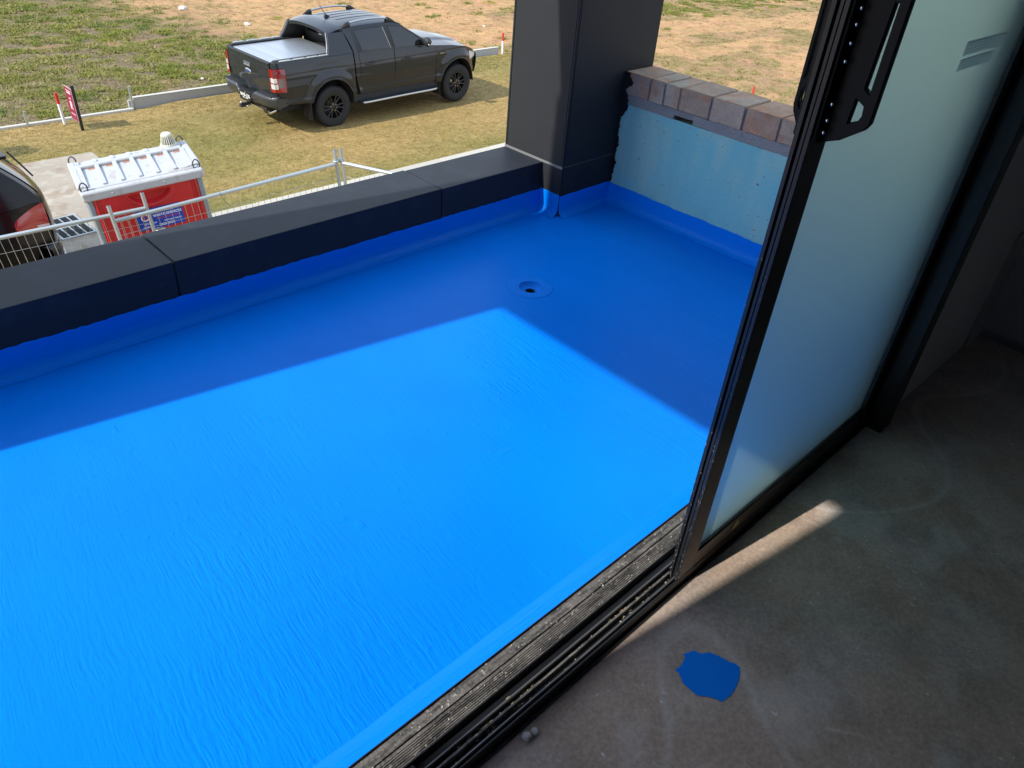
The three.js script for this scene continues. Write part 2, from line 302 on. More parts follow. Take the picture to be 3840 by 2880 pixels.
// floor drain
{
  const t = thing('floor_drain', 'round floor drain sunk in the blue balcony membrane', 'drain', [DRAIN[0], 0, DRAIN[1]]);
  part('flange', new THREE.LatheGeometry([[0.05, 0.0012], [0.056, 0.0022], [0.085, 0.002], [0.092, 0.0032], [0.096, 0.0008]].map(p => new THREE.Vector2(...p)), 40), membraneSmooth, t);
  part('bowl', new THREE.LatheGeometry([[0.052, 0.002], [0.047, -0.005], [0.041, -0.013], [0.032, -0.017], [0.021, -0.0185]].map(p => new THREE.Vector2(...p)), 32), membraneSmooth, t);
  part('pipe', new THREE.LatheGeometry([[0.0212, -0.018], [0.0205, -0.1], [0.001, -0.1]].map(p => new THREE.Vector2(...p)), 24), mat(0.05, 0.05, 0.05, 0.6), t);
}

// parapet with sheet caps
{
  const t = thing('parapet', 'low dark metal clad parapet between balcony and yard', 'parapet');
  part('core', box(-1.29, 2.757, -0.24, 0.222, -2.785, -2.548), coreMat, t);
  const joints = [-1.3, -0.34, 0.882, 2.106, 2.756];
  for (let i = 0; i < 4; i++) {
    const x0 = joints[i] + 0.004, x1 = joints[i + 1] - (i < 3 ? 0.004 : 0), dy = [0.001, 0, 0.0015, -0.001][i];
    const g = boxUV(box(x0, x1, -0.005, 0.243 + dy, -2.805 - dy, -2.53 + dy * 0.6, 0.0025), 0.55); part('cap_panel', g, capMat, t);
  }
  for (const j of [0.882, 2.106]) part('sealant_bead', box(j - 0.0038, j + 0.0038, 0.09, 0.2385, -2.80, -2.5345), cladMat, t);
}
// square clad column at the balcony corner, and its twin at the far end
function column(x0, x1, z0, z1, label, faces, H = 2.66) {
  const t = thing('clad_column', label, 'column', [0, 0, 0], 0, 'dark clad columns of the balcony');
  part('core', box(x0 + 0.004, x1 - 0.004, -0.24, H, z0 + 0.004, z1 - 0.004), coreMat, t);
  for (const [y0, y1] of [[-0.02, 0.247], [0.251, H]]) {
    part('face_panel', boxUV(box(x0, x0 + 0.006, y0, y1, z0 + 0.012, z1 - 0.012, 0.002), 0.7), cladMat, t);
    part('face_panel', boxUV(box(x0 + 0.012, x1 - 0.004, y0, y1, z1 - 0.006, z1, 0.002), 0.7), cladMat, t);
  }
  part('face_panel', box(x0 + 0.012, x1 - 0.004, 0.0, H, z0, z0 + 0.006, 0.002), cladMat, t);
  part('face_panel', box(x1 - 0.006, x1, 0.0, H, z0 + 0.012, z1 - 0.012, 0.002), cladMat, t);
  part('corner_bead', bar([x0 + 0.004, 0.02, z1 - 0.004], [x0 + 0.004, H, z1 - 0.004], 0.0055, 8), cladMat, t);
  part('corner_bead', bar([x0 + 0.004, 0.25, z0 + 0.004], [x0 + 0.004, H, z0 + 0.004], 0.006, 8), cladMat, t);
  if (faces) part('flashing_bead', box(x0 - 0.0035, x0 + 0.004, 0.2425, 0.2535, z0, z1), mat(0.2, 0.2, 0.2, 0.5), t);
  return t;
}
column(2.757, 3.365, -2.805, -2.397, 'dark grey clad column beside the brick wall', true);
column(-1.3, -0.62, -3.01, -2.397, 'dark grey clad column at the far end of the parapet', false, 3.4);

// side wall: cement sheet below, bricks on top
const brickColour = (r, g, b, s) => colourMap(128, 128, (u, v) => { const n = fbm(u * 6 + s, v * 6, 4), f = noise(u * 90, v * 90 + s), b2 = ss(0.55, 0.7, fbm(u * 3.2 + s * 3, v * 3.2, 3)), k = 0.72 + 0.4 * n + 0.35 * (f - 0.5); return [mix(r, 0.62, b2 * 0.5) * k, mix(g, 0.30, b2 * 0.5) * k, mix(b, 0.17, b2 * 0.5) * k]; });
{
  const t = thing('brick_wall', 'low side wall of pale blue sheet capped with red brown bricks', 'wall');
  const bump = greyMap(256, 256, (u, v) => 0.6 * noise(u * 120, v * 120) + 0.4 * fbm(u * 12, v * 12, 3));
  const tones = [[0.48, 0.365, 0.265], [0.53, 0.45, 0.34], [0.50, 0.375, 0.27], [0.55, 0.435, 0.33], [0.54, 0.36, 0.245]].map((c, i) => mat(1, 1, 1, 0.92, { map: brickColour(...c, i * 7.3), bumpMap: bump, bumpScale: 0.003 }));
  const mortar = mat(0.42, 0.41, 0.39, 0.95, { bumpMap: bump, bumpScale: 0.004 });
  part('wall_core', box(3.156, 3.35, -0.24, 0.504, -2.397, -0.52), mortar, t); part('wall_core', box(3.25, 3.35, 0.504, 0.5575, -2.0745, -1.9655), mortar, t);
  const joints = [-2.396, -2.236, -2.15, -2.06];
  for (let z = -2.06 + 0.1745; z < -0.75; z += 0.1745) joints.push(z);
  for (let i = 0; i < joints.length - 1; i++) {
    const a = joints[i] + 0.005, b = joints[i + 1] - 0.005, j = () => rr(-0.0025, 0.0025);
    const g = boxUV(box(3.141 + j(), 3.364 + j(), 0.557 + j() * 0.6, 0.662 + j(), a + j() * 0.6, b + j() * 0.6, 0.006), 1);
    const uv = g.attributes.uv, o = i * 0.37; for (let q = 0; q < uv.count; q++) uv.setXY(q, uv.getX(q) * 3 + o, uv.getY(q) * 3 + o);
    part('brick', g, tones[[0, 1, 1, 2, 3, 4, 2, 3, 0][i % 9]], t);
    if (i) part('mortar_joint', box(3.149, 3.355, 0.556, 0.652, joints[i] - 0.0075, joints[i] + 0.0075), mortar, t);
  }
  const bedFace = (z0, z1, yLow) => part('mortar_bed', grid(Math.max(6, Math.round((z1 - z0) * 55)), 5, (u, v) => { const z = mix(z0, z1, u), w = 0.006 * (fbm(z * 14, 3 + v * 4, 3) - 0.5); return [3.1425 + w, mix(yLow + 0.006 * (noise(z * 20, 9) - 0.5), 0.5585, v), z]; }), mortar, t);
  bedFace(-2.395, -2.075, 0.513); bedFace(-2.075, -1.965, 0.534); bedFace(-1.965, -0.75, 0.513);      // a piece of the bed has fallen out
  part('mortar_bed', box(3.15, 3.35, 0.505, 0.5575, -2.396, -2.075), mortar, t); part('mortar_bed', box(3.15, 3.35, 0.505, 0.5575, -1.965, -0.74), mortar, t);
  part('mortar_bed', box(3.15, 3.35, 0.536, 0.5575, -2.0745, -1.9655), mortar, t);
  const sheetMap = colourMap(512, 256, (u, v) => {
    const n = fbm(u * 9, v * 3, 4), streak = fbm(u * 30, v * 1.2 + 7, 3), c = ss(0.42, 0.66, n * 0.6 + streak * 0.4), f = noise(u * 210, v * 90), speck = ss(0.955, 0.975, noise(u * 70 + 3, v * 38)), k = 0.88 + 0.12 * streak + 0.08 * f;
    return [mix(mix(0.24, 0.34, c) * k, 0.25, speck), mix(mix(0.64, 0.65, c) * k, 0.22, speck), mix(mix(0.66, 0.61, c) * k, 0.16, speck)];
  });
  const sg = uvWorld(box(3.144, 3.155, -0.01, 0.512, -2.394, -0.74, 0.001), (x, y, z) => [(z + 2.4) / 1.66, y / 0.52]);
  part('cement_sheet', sg, mat(1, 1, 1, 0.75, { map: sheetMap }), t).userData.label = 'pale blue primed cement sheet';
  // black paint brushed past the corner
  part('paint_smear', grid(10, 160, (u, v) => { const y = mix(0.1, 0.66, v), w = 0.012 + 0.034 * Math.max(0, fbm(y * 16, 3, 4) - 0.36) * (1 + 2.6 * ss(0.4, 0.52, y)) + 0.012 * (noise(y * 160, 5) - 0.4); return [3.1404 - 0.0004 * u, y, -2.3985 + u * Math.max(0.003, w)]; }), mat(0.006, 0.007, 0.009, 0.5), t);
}

// ---------------------------------------------------------------- house shell
const FLOOR = 0.02;
const RX0 = -3.2, RX1 = 3.31, RZ0 = -0.53, RZ1 = 4.6;
// scuffs and trowel scratches, laid down stroke by stroke
const scuffW = 1024, scuffH = 512, scuffs = new Float32Array(scuffW * scuffH);
for (let i = 0; i < 420; i++) {
  let x = rnd() * scuffW, y = rnd() * scuffH, a = rnd() < 0.6 ? rr(0.5, 1.3) : rnd() * 6.283; const long = rnd() < 0.04, n = long ? rr(150, 320) : rr(6, 42), bend = rr(-0.006, 0.006), v = (long ? 0.16 : 0.34) * Math.pow(rnd(), 1.6), w = rnd() < 0.3 ? 2 : 1;
  for (let k = 0; k < n; k++) { x += Math.cos(a); y += Math.sin(a); a += bend; const fade = v * Math.sin(Math.PI * k / n) * (0.5 + 0.5 * rnd()); for (let q = 0; q < w; q++) { const xi = Math.floor(x) + q, yi = Math.floor(y); if (xi >= 0 && yi >= 0 && xi < scuffW && yi < scuffH) scuffs[yi * scuffW + xi] = Math.max(scuffs[yi * scuffW + xi], fade); } }
}
const slabMap = colourMap(2048, 1024, (u, v) => {
  const x = mix(-0.3, 3.4, u), z = mix(-0.6, 1.25, v);
  const n = fbm(x * 3.1, z * 3.1, 5), m = fbm(x * 11 + 5, z * 11, 4), f = noise(x * 190, z * 190), brown = ss(0.46, 0.62, fbm(x * 4.7 + 30, z * 4.7 + 3, 4));
  const ang = x * 0.77 + z * 0.63, an2 = -x * 0.63 + z * 0.77;
  const pale = ss(0.60, 0.78, fbm(x * 6 + 11, z * 6 + 70, 5)) * 0.6 + ss(0.72, 0.82, noise(ang * 55, an2 * 8)) * ss(0.55, 0.75, fbm(x * 5 + 90, z * 5, 3)) * 0.25;
  const scuff = scuffs[Math.min(scuffH - 1, Math.floor(v * scuffH)) * scuffW + Math.min(scuffW - 1, Math.floor(u * scuffW))];
  const fleck = ss(0.93, 0.97, noise(x * 95 + 3, z * 95)) * ss(0.5, 0.62, m) * 0.7;
  const scratch = (1 - ss(0, 0.012, Math.abs(noise(ang * 1.6 + 3, an2 * 1.1 + 8) - 0.52))) * 0.18;
  const k = 0.68 + 0.4 * n + 0.36 * (m - 0.5) + 0.3 * (f - 0.5);
  let c = [mix(0.49, 0.475, brown) * k, mix(0.39, 0.355, brown) * k, mix(0.325, 0.275, brown) * k];
  const w = clamp(pale * 0.3 + fleck + scratch + scuff);
  return [mix(c[0], 0.82, w), mix(c[1], 0.80, w), mix(c[2], 0.76, w)];
});
const slabBump = greyMap(512, 512, (u, v) => 0.5 * noise(u * 200, v * 200) + 0.5 * fbm(u * 14, v * 14, 4));
structure('room_floor', uvWorld(box(RX0, RX1, FLOOR - 0.3, FLOOR, -0.556, RZ1), (x, y, z) => [(x + 0.3) / 3.7, (z + 0.6) / 1.85]), mat(1, 1, 1, 0.72, { map: slabMap, bumpMap: slabBump, bumpScale: 0.0015 })).userData.label = 'raw grey concrete floor of the room';
const plasterMap = colourMap(512, 512, (u, v) => { const n = fbm(u * 5, v * 5, 4), f = noise(u * 160, v * 160), k = 0.9 + 0.14 * n + 0.06 * (f - 0.5); return [0.5 * k, 0.49 * k, 0.475 * k]; });
const plaster = mat(1, 1, 1, 0.9, { map: plasterMap });
{
  const t = thing('front_wall', 'grey plaster room wall holding the sliding door', 'wall');
  part('wall_panel', boxUV(box(2.44, 3.31, -0.2, 2.7, -0.73, RZ0), 0.5), plaster, t);
  part('wall_panel', boxUV(box(RX0 - 0.1, -1.25, -0.2, 3.4, -0.75, RZ0), 0.5), plaster, t);
  part('wall_panel', boxUV(box(-1.25, 2.44, 2.42, 2.7, -0.73, RZ0), 0.5), plaster, t);
}
{
  const t = thing('side_wall', 'grey plaster side wall meeting the door wall in a dark corner', 'wall');
  part('wall_panel', boxUV(box(RX1, RX1 + 0.012, 0.055, 2.7, RZ0 + 0.004, RZ1), 0.5), plaster, t);
  part('wall_core', box(RX1 + 0.014, RX1 + 0.12, -0.2, 2.7, -0.73, RZ1 + 0.1), mat(0.36, 0.35, 0.34, 0.9), t);
}
{
  const t = thing('rear_wall', 'plaster walls closing the room behind the door', 'wall');
  part('wall_panel', box(RX0 - 0.1, RX1, -0.2, 2.7, RZ1, RZ1 + 0.1), plaster, t);
  part('wall_panel', box(RX0 - 0.1, RX0, -0.2, 2.7, RZ0, RZ1), plaster, t);
}
structure('ceiling', box(RX0 - 0.1, RX1 + 0.12, 2.7, 2.8, RZ0 - 0.2, RZ1 + 0.1), plaster).userData.label = 'ceiling of the room';
{
  const t = thing('balcony_roof', 'flat roof and end wall sheltering the balcony', 'roof');
  part('wing_wall', box(-1.5, -1.302, -0.2, 3.4, -0.912, -0.752), plaster, t);
  part('soffit', box(-1.3, 3.42, 2.66, 2.9, -2.82, -0.735, 0.01), mat(0.8, 0.8, 0.78, 0.8), t);
  part('fascia', box(-1.3, 3.42, 2.62, 2.95, -2.84, -2.822), cladMat, t);
}
{
  const t = thing('house_body', 'lower storey walls of the house below the balcony', 'building');
  part('wall', box(RX0 - 0.2, RX1 + 0.12, -3.8, -0.26, -2.7, RZ1 + 0.1), mat(0.34, 0.29, 0.24, 0.9), t);
  part('roof', box(RX0 - 0.6, RX1 + 0.5, 2.96, 3.2, -0.7, RZ1 + 0.6), mat(0.12, 0.12, 0.13, 0.7), t);
}

// ---------------------------------------------------------------- door track
const black = mat(0.010, 0.011, 0.013, 0.36), blackGloss = mat(0.005, 0.0055, 0.0065, 0.4, { specularIntensity: 0.35 });
const dustMap = colourMap(1024, 128, (u, v) => {
  const x = u * 2.4, z = v * 0.16, n = fbm(x * 22, z * 160, 3), g = noise(x * 420, z * 420), p = noise(x * 240, z * 240), d = ss(0.22, 0.72, 0.6 * n + 0.2 * g + 0.2 * p), w = ss(0.86, 0.94, noise(x * 150 + 7, z * 150)) * 0.5;
  return [mix(0.026, 0.165, d) + w * 0.4, mix(0.026, 0.152, d) + w * 0.38, mix(0.027, 0.137, d) + w * 0.34];
});
const dusty = mat(1, 1, 1, 0.85, { map: dustMap, bumpMap: greyMap(1024, 128, (u, v) => noise(u * 900, v * 70)), bumpScale: 0.0012 });
const greyRail = mat(0.16, 0.16, 0.16, 0.35, { metalness: 0.6 });
{
  const t = thing('door_track', 'dusty black aluminium sill track of the sliding door', 'door track');
  const X0 = -1.25, X1 = 2.44, uvT = g => uvWorld(g, (x, y, z) => [x / 2.4, (z + 0.72) / 0.16]);
  part('sill_base', box(X0, X1, -0.02, 0.03, -0.704, -0.5565), black, t);
  part('outer_lip', uvT(box(X0, X1, 0.028, 0.0565, -0.7045, -0.7015, 0.0008)), black, t);
  part('outer_deck', uvT(box(X0, X1, 0.03, 0.053, -0.6995, -0.6745, 0.001)), dusty, t);
  part('inner_deck', uvT(box(X0, X1, 0.03, 0.0505, -0.6725, -0.6335, 0.001)), dusty, t);
  for (let i = 0; i < 7; i++) { const z = -0.6655 + i * 0.0049; part('rib', uvT(box(X0, X1, 0.0485, 0.0532, z - 0.0011, z + 0.0011, 0.0005)), dusty, t); }
  part('channel_wall', box(X0, X1, 0.03, 0.054, -0.634, -0.6315, 0.0008), black, t);
  for (const z of [-0.6065, -0.572]) { part('rail', merge([box(X0, X1, 0.03, 0.044, z - 0.0012, z + 0.0012), bar([X0, 0.0455, z], [X1, 0.0455, z], 0.003, 10)]), greyRail, t); }
  part('divider', uvT(box(X0, X1, 0.03, 0.047, -0.594, -0.5885, 0.001)), dusty, t);
  part('inner_lip', box(X0, X1, -0.01, 0.0565, -0.5605, -0.5555, 0.0015), black, t);
  part('inner_flange', box(X0, X1, 0.0205, 0.026, -0.555, -0.546, 0.001), black, t);
  // grains of sand and plaster lying in the track
  const grit = [];
  for (let i = 0; i < 420; i++) { const g = new THREE.TetrahedronGeometry(rr(0.0008, 0.0026), 0), lane = rnd(); const z = lane < 0.55 ? rr(-0.699, -0.636) : lane < 0.8 ? rr(-0.601, -0.586) : rr(-0.584, -0.576), y = lane < 0.35 ? 0.0535 : lane < 0.55 ? 0.054 : lane < 0.8 ? 0.034 : 0.032; g.rotateY(rnd() * 6); g.scale(rr(1, 2.4), 1, 1); g.translate(rr(0.2, 1.9), y, z); grit.push(g); }
  const gm = part('grit', merge(grit), mat(0.55, 0.5, 0.4, 0.9), t); gm.userData.kind = 'stuff';
  const sd = []; for (let i = 0; i < 90; i++) { const g = new THREE.TetrahedronGeometry(rr(0.001, 0.0028), 0); const c = [0.62, 0.74, 1.2, 1.08][i % 4]; g.rotateX(rnd() * 6); g.scale(rr(2, 4), 0.6, 1); g.translate(c + rr(-0.05, 0.05), 0.0325, rr(-0.604, -0.585) + (i % 3 ? 0 : -0.012)); sd.push(g); }
  const sm = part('sawdust', merge(sd), mat(0.62, 0.5, 0.28, 0.9), t); sm.userData.kind = 'stuff';
  // stop block near the end of the channel
  part('stop_block', box(0.36, 0.475, 0.03, 0.05, -0.63, -0.611, 0.003), black, t);
}
// fixed frame round the opening
{
  const t = thing('door_frame', 'wide black door frame standing on the dark concrete', 'door frame');
  part('jamb_face', box(2.325, 2.40, FLOOR, 2.42, -0.556, -0.497, 0.003), black, t);
  part('jamb_body', box(2.30, 2.445, 0.057, 2.42, -0.70, -0.5565), black, t);
  part('pile_strip', bar([2.3235, 0.07, -0.548], [2.3235, 2.4, -0.548], 0.004, 6), black, t);
  part('head_rail', box(-1.25, 2.3, 2.36, 2.42, -0.70, -0.556), black, t);
  part('jamb_body', box(-1.252, -1.215, 0.057, 2.36, -0.70, -0.556), black, t);
}
// sliding panel
{
  const t = thing('sliding_door', 'open frosted glass sliding door with black frame', 'door', [1.257, 0, 0]);
  const Z0 = -0.586, Z1 = -0.5565, Y0 = 0.053, Y1 = 2.36, W = 1.062;
  // closing stile: web with two flanges, so its end shows a groove
  const st = part('stile', merge([box(0.008, 0.068, Y0, Y1, Z0 + 0.0005, Z1 - 0.0005, 0.0015), box(0, 0.03, Y0, Y1, Z0, Z0 + 0.0085, 0.0012), box(0, 0.03, Y0, Y1, Z1 - 0.0085, Z1, 0.0012), box(0.004, 0.012, Y0 + 0.03, Y1, -0.5745, -0.568, 0.0008)]), black, t);
  const speck = []; for (let i = 0; i < 110; i++) { const y = Y0 + Math.pow(rnd(), 1.6) * 0.9, z = rnd() < 0.5 ? rr(Z1 - 0.0085, Z1) : rr(Z0, Z0 + 0.0085), g = new THREE.TetrahedronGeometry(rr(0.0005, 0.0016), 0); g.scale(0.5, rr(1, 2.2), 1); g.translate(-0.0002, y, z); speck.push(g); }
  const sp = part('plaster_specks', merge(speck), mat(0.3, 0.3, 0.29, 0.9), st); sp.userData.kind = 'stuff';
  part('stile', box(W - 0.06, W, Y0, Y1, Z0, Z1, 0.0015), black, t);
  part('bottom_rail', box(0.0682, W - 0.0602, Y0 + 0.004, 0.112, Z0 + 0.001, Z1 - 0.001, 0.0015), black, t);
  part('top_rail', box(0.0682, W - 0.0602, 2.30, Y1, Z0 + 0.001, Z1 - 0.001, 0.0015), black, t);
  part('glazing_bead', box(0.0682, W - 0.0602, 0.112, 0.1175, -0.5675, -0.561, 0.0012), black, t);
  const glass = new THREE.MeshPhysicalMaterial({ color: lin(0.58, 0.78, 0.71), transmission: 1, thickness: 0.006, roughness: 0.74, ior: 1.45, side: THREE.DoubleSide, specularIntensity: 0.6 });
  const pane = part('glass_pane', box(0.066, W - 0.058, 0.111, 2.301, -0.5735, -0.5675), glass, t);
  pane.userData.label = 'frosted greenish glass pane';
  const sticker = canvasMap(512, 160, (c, w, h) => {
    c.fillStyle = '#e9eeee'; c.fillRect(0, 0, w, h); c.fillStyle = '#9aa4a8'; let s = 7; const r = () => (s = s * 16807 % 2147483647) / 2147483647;
    for (let row = 0; row < 4; row++) { const y = 14 + row * 36, th = row === 0 ? 18 : 8; let x = 12; while (x < w * (0.95 - row * 0.12)) { const l = 8 + r() * 16; c.fillRect(x, y, l, th * (0.6 + r() * 0.4)); x += l + 5 + r() * 6; } }
  });
  const stickerMat = mat(1, 1, 1, 0.7, { map: sticker, transmission: 0.75 });
  for (const [y, h, w] of [[1.252, 0.03, 0.25], [1.2185, 0.026, 0.2]]) part('sticker', box(0.642, 0.642 + w, y - h / 2, y + h / 2, -0.5672, -0.5667), stickerMat, pane).userData.label = 'dark printed glass sticker';
  // pull handles: inside and outside
  function pull(dir) {
    const face = dir > 0 ? Z1 : Z0, s = new THREE.Shape(), P = (d, y) => new THREE.Vector2(d, y);
    s.setFromPoints([P(0, 1.165), P(0.034, 1.178), P(0.068, 1.203), P(0.074, 1.214), P(0.075, 1.66), P(0.066, 1.675), P(0.03, 1.70), P(0, 1.71)]);
    const h1 = new THREE.Path(); h1.setFromPoints([P(0.048, 1.262), P(0.061, 1.254), P(0.061, 1.39), P(0.052, 1.39)].reverse()); s.holes.push(h1);
    const h2 = new THREE.Path(); h2.setFromPoints([P(0.038, 1.204), P(0.056, 1.212), P(0.06, 1.222), P(0.058, 1.238), P(0.04, 1.248)].reverse()); s.holes.push(h2);
    const h3 = new THREE.Path(); h3.setFromPoints([P(0.04, 1.42), P(0.061, 1.42), P(0.061, 1.65), P(0.04, 1.66)].reverse()); s.holes.push(h3);
    const g = new THREE.ExtrudeGeometry(s, { depth: 0.011, bevelEnabled: true, bevelSize: 0.0018, bevelThickness: 0.002, bevelSegments: 2 });
    const p = g.attributes.position; for (let i = 0; i < p.count; i++) { const d = p.getX(i), y = p.getY(i), z = p.getZ(i); p.setXYZ(i, 0.034 + z, y, face + dir * d * (dir > 0 ? 1 : 0.42)); }
    g.computeVertexNormals();
    const h = part('handle', g, blackGloss, t);
    part('backplate', box(0.006, 0.062, 1.172, 1.705, dir > 0 ? face : face - 0.006, dir > 0 ? face + 0.006 : face, 0.0025), blackGloss, h);
    if (dir > 0) {
      const chrome = mat(0.75, 0.77, 0.8, 0.12, { metalness: 1 });
      for (const y of [1.186, 1.206, 1.232, 1.298, 1.325, 1.352, 1.375]) part('screw', new THREE.SphereGeometry(0.0032, 10, 8).scale(0.6, 1, 1).translate(0.0155, y, face + 0.012), chrome, h);
      part('snib', box(0.033, 0.046, 1.246, 1.259, face + 0.036, face + 0.062, 0.003), blackGloss, h);
    }
  }
  pull(1); pull(-1);
}
// scrap of yellow tape on the door rail, paint spot and plaster crumbs on the floor
{
  const g = prism([[0, 0], [0.034, 0.002], [0.03, 0.017], [0.012, 0.03], [0.006, 0.022]], 0.0006); g.translate(1.492, 0.079, -0.5558);
  tag(part(numbered('tape_scrap'), g, mat(0.42, 0.42, 0.16, 0.7), scene), 'torn scrap of yellow tape stuck on the door rail', 'tape');
  const outline = [[1.117, -0.429], [1.144, -0.419], [1.151, -0.401], [1.168, -0.392], [1.177, -0.371], [1.184, -0.342], [1.189, -0.335], [1.189, -0.321], [1.172, -0.309], [1.144, -0.299], [1.111, -0.294], [1.088, -0.297], [1.08, -0.301], [1.079, -0.31], [1.071, -0.324], [1.059, -0.337], [1.052, -0.35], [1.053, -0.364], [1.053, -0.383], [1.062, -0.397], [1.069, -0.408], [1.066, -0.417], [1.082, -0.414], [1.101, -0.417], [1.114, -0.422]];
  const dense = []; outline.forEach((p, i) => { const q = outline[(i + 1) % outline.length]; for (let k = 0; k < 7; k++) { const u = k / 7; dense.push([mix(p[0], q[0], u) + rr(-0.0009, 0.0009), mix(p[1], q[1], u) + rr(-0.0009, 0.0009)]); } });
  const sg = prism(dense, 0.0008); sg.rotateX(Math.PI / 2); sg.translate(0, FLOOR + 0.0011, 0);
  tag(part(numbered('paint_spot'), sg, new THREE.MeshPhysicalMaterial({ color: lin(0.0, 0.235, 0.95), roughness: 0.45, specularIntensity: 0.3, side: THREE.DoubleSide }), scene), 'spilt patch of blue paint on the concrete floor', 'paint');
  const crumbMat = mat(0.5, 0.48, 0.45, 0.95);
  [[0.694, -0.527, 0.0105, 'larger of two round plaster crumbs by the door track'], [0.716, -0.524, 0.0085, 'smaller of two round plaster crumbs by the door track']].forEach(([x, z, r, label], i) => {
    const g2 = new THREE.IcosahedronGeometry(r, 1), p = g2.attributes.position; for (let k = 0; k < p.count; k++) { const s = 0.86 + 0.3 * noise(p.getX(k) * 160 + i * 9, p.getY(k) * 160 + p.getZ(k) * 90); p.setXYZ(k, p.getX(k) * s, p.getY(k) * s * 0.85, p.getZ(k) * s); } g2.computeVertexNormals();
    const m = part(numbered('plaster_crumb'), g2, crumbMat, scene); m.position.set(x, FLOOR + r * 0.78, z); tag(m, label, 'crumb');
  });
  const bits = []; for (let i = 0; i < 240; i++) { const g3 = new THREE.TetrahedronGeometry(rr(0.0006, 0.0022), 0), x = rr(0.5, 1.6); g3.rotateX(rnd() * 6); g3.translate(x, FLOOR + 0.0006, -0.545 + Math.pow(rnd(), 2.5) * 0.09); bits.push(g3); }
  const b = part('plaster_grit', merge(bits), crumbMat, scene); b.userData = { kind: 'stuff', label: 'fine plaster grit along the inside of the track', category: 'grit' };
}

// ---------------------------------------------------------------- yard edge
const paleConcrete = mat(0.56, 0.53, 0.46, 0.9, { bumpMap: concreteBump, bumpScale: 0.002 });
const sleeperMat = mat(0.42, 0.41, 0.38, 0.9, { bumpMap: concreteBump, bumpScale: 0.003 });
const galvanised = mat(0.46, 0.5, 0.5, 0.42, { metalness: 0.55 });
const whitePaint = mat(0.72, 0.72, 0.7, 0.7), redPaint = mat(0.55, 0.025, 0.02, 0.6);
tag(part(numbered('concrete_edging'), boxUV(box(-4, 5.46, GROUND - 0.05, GROUND + 0.06, -16.14, -16.06, 0.008)), paleConcrete, scene), 'thin pale concrete edging between lawn and lot', 'edging');
{
  const t = thing('retaining_wall', 'low wall of grey concrete sleepers behind the truck', 'retaining wall');
  for (const [x0, x1] of [[5.52, 7.8], [7.84, 10.1], [10.14, 12.6], [12.64, 15.4]]) {
    part('sleeper', box(x0, x1, GROUND - 0.05, GROUND + 0.222, -16.26, -16.17, 0.008), sleeperMat, t);
    part('sleeper_top', box(x0, x1, GROUND + 0.2225, GROUND + 0.232, -16.26, -16.165, 0.003), paleConcrete, t);
  }
  for (const [x, h] of [[5.48, 0.46], [7.82, 0.39], [10.12, 0.33], [12.62, 0.33]]) part('steel_post', box(x - 0.019, x + 0.019, GROUND - 0.05, GROUND + h, -16.16, -16.13, 0.003), galvanised, t);
  part('end_block', box(5.42, 5.515, GROUND - 0.05, GROUND + 0.185, -16.23, -16.17, 0.004), sleeperMat, t);
}
tag(part(numbered('marker_post'), box(3.52, 3.558, GROUND - 0.05, GROUND + 0.29, -16.055, -16.03, 0.004), galvanised, scene), 'short galvanised post beside the concrete edging', 'post');
function stake(x, z, h, tx, tz, label) {
  const t = thing('survey_stake', label, 'stake', [x, GROUND, z], 0.3, 'red tipped survey stakes');
  const g = (y0, y1) => { const b = box(-0.021, 0.021, y0, y1, -0.021, 0.021, 0.003), p = b.attributes.position; for (let i = 0; i < p.count; i++) { p.setX(i, p.getX(i) + p.getY(i) * tx); p.setZ(i, p.getZ(i) + p.getY(i) * tz); } return b; };
  part('shaft', g(-0.08, h * 0.66), whitePaint, t); part('red_tip', g(h * 0.66, h), redPaint, t);
}
stake(4.115, -15.88, 0.585, -0.05, 0, 'white survey stake with red tip beside the small sign');
stake(15.48, -16.1, 0.6, -0.05, 0, 'white survey stake with red tip at the retaining wall end');
stake(13.1, -17.8, 0.62, -0.05, 0, 'red tipped survey stake behind the truck bonnet');
stake(17.09, -9.24, 0.6, 0, 0, 'red tipped survey stake beyond the brick capped wall');
{
  const t = thing('lot_sign', 'small maroon lot sign on a black post', 'sign', [4.25, GROUND, -15.39], 0); t.scale.setScalar(K);
  part('post', box(-0.018, 0.026, -0.08, 0.74, -0.02, 0.02, 0.003), mat(0.012, 0.012, 0.013, 0.5), t);
  const face = canvasMap(256, 440, (c, w, h) => { c.fillStyle = '#8e2140'; c.fillRect(0, 0, w, h); c.fillStyle = '#f2e8ea'; c.font = 'bold 58px sans-serif'; c.textAlign = 'center'; c.fillRect(40, 40, 176, 10); c.fillRect(60, 66, 136, 16); c.fillRect(96, 140, 64, 14); c.font = 'bold 150px sans-serif'; c.fillText('R', w / 2, 290); c.fillRect(50, 350, 156, 9); });
  part('panel', box(-0.027, -0.0225, 0.14, 0.685, -0.33, 0.012, 0.0015), whitePaint, t);
  const f = part('panel_face', new THREE.PlaneGeometry(0.335, 0.535), mat(1, 1, 1, 0.45, { map: face }), t); f.rotation.y = -Math.PI / 2; f.position.set(-0.0278, 0.412, -0.159);
}
